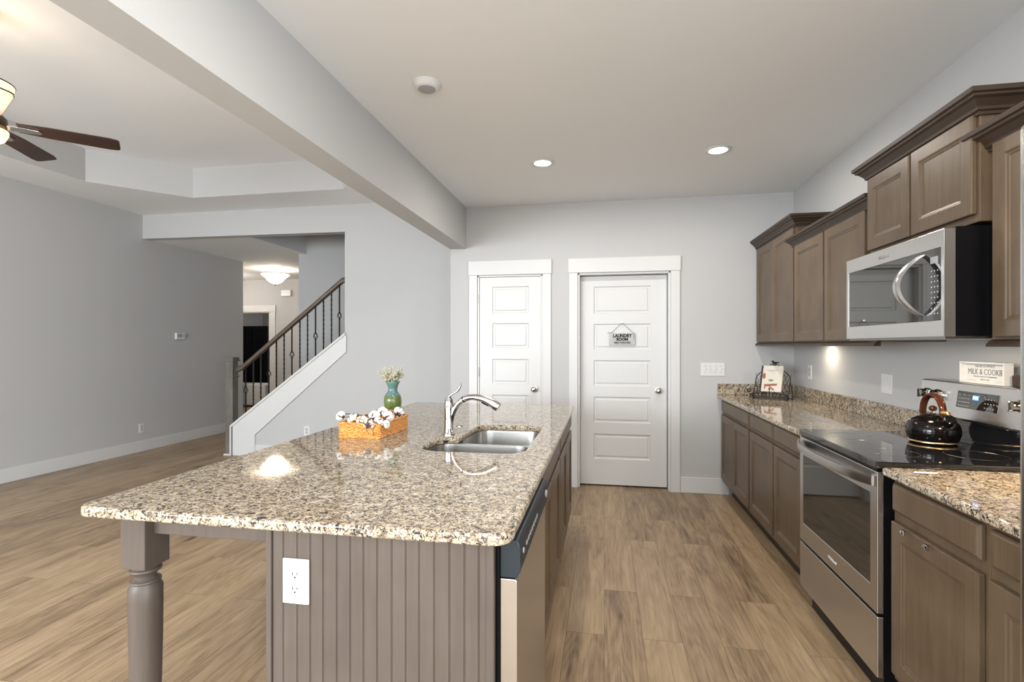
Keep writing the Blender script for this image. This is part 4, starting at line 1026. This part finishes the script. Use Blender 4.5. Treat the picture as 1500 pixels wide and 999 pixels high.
b2 = book('cookbook', 'pale cookbook with food picture on the wire stand', -.075, .155, .228, .022, 'paper', -.053)
bm = bmesh.new()
def cpatch(name, mat, pts): 
    bm = bmesh.new(); prism(bm, pts, 'y', -.0536, -.0531); obj(name, bm, mat, b2)
cpatch('cover_picture', 'rust', [(-.055, .040), (-.055, .062), (.045, .072), (.045, .055)])
cpatch('cover_picture', 'rust', [(-.055, .020), (-.050, .040), (-.040, .040), (-.045, .020)]); cpatch('cover_picture', 'rust', [(.02, .010), (-.02, .045), (-.012, .050), (.03, .018)])
cpatch('cover_picture', 'rust', [(-.062+.012*math.cos(k*PI/6), .135+.028*math.sin(k*PI/6)) for k in range(12)])
cpatch('cover_picture', 'sage', [(-.005+.020*math.cos(k*PI/6), .098+.010*math.sin(k*PI/6)) for k in range(12)])
cpatch('title_print', 'inkgrey', [(-.045, .186), (-.020, .183), (.010, .186), (.042, .187), (.042, .190), (.010, .189), (-.020, .187), (-.045, .189)])
cpatch('title_print', 'inkgrey', [(-.020, .172), (.018, .173), (.018, .1755), (-.020, .1745)])

# ================================================================== LAUNDRY SIGN on door 2
ls = thing('hanging_sign', 'grey laundry room sign hanging on the white door', 'sign', (.169, YB+.082, 1.425), 0)
part('board', 'cloudy', ls, (-.121, -.014, -.058, .124, -.002, .058), bevel=.002)
text('lettering', 'LAUNDRY', .044, 'ink', ls, (.002, -.0150, .030), off=.0022, ext=.0009, sx=.86)
text('lettering', 'ROOM', .036, 'ink', ls, (.002, -.0150, -.004), off=.0024, ext=.0009)
text('lettering', 'HELP WANTED', .024, 'ink', ls, (.002, -.0150, -.036), off=.0010, ext=.0009, sx=.95)
bm = bmesh.new()
tube(bm, [(-.139, -.012, .060), (-.10, -.014, .060), (0, -.012, .158), (.108, -.014, .055), (.114, -.018, .000)], .0022, 6); obj('cord', bm, 'cord', ls)
bm = bmesh.new(); lathe(bm, [(.005, -.022), (.005, 0)], (0, 0, .160), 10, 'y'); obj('hook', bm, 'chrome', ls)

# ================================================================== LAMPS UNDER THE WALL CABINETS
disk('under_cabinet_lamp', (1.56, 4.15, 1.375), .035, 1.1, (1, .86, .66))
disk('under_microwave_lamp', (1.36, 2.50, 1.385), .04, 1.0, (1, .80, .55))
disk('under_cabinet_lamp', (1.45, 1.85, 1.375), .05, 4.6, (1, .78, .52))
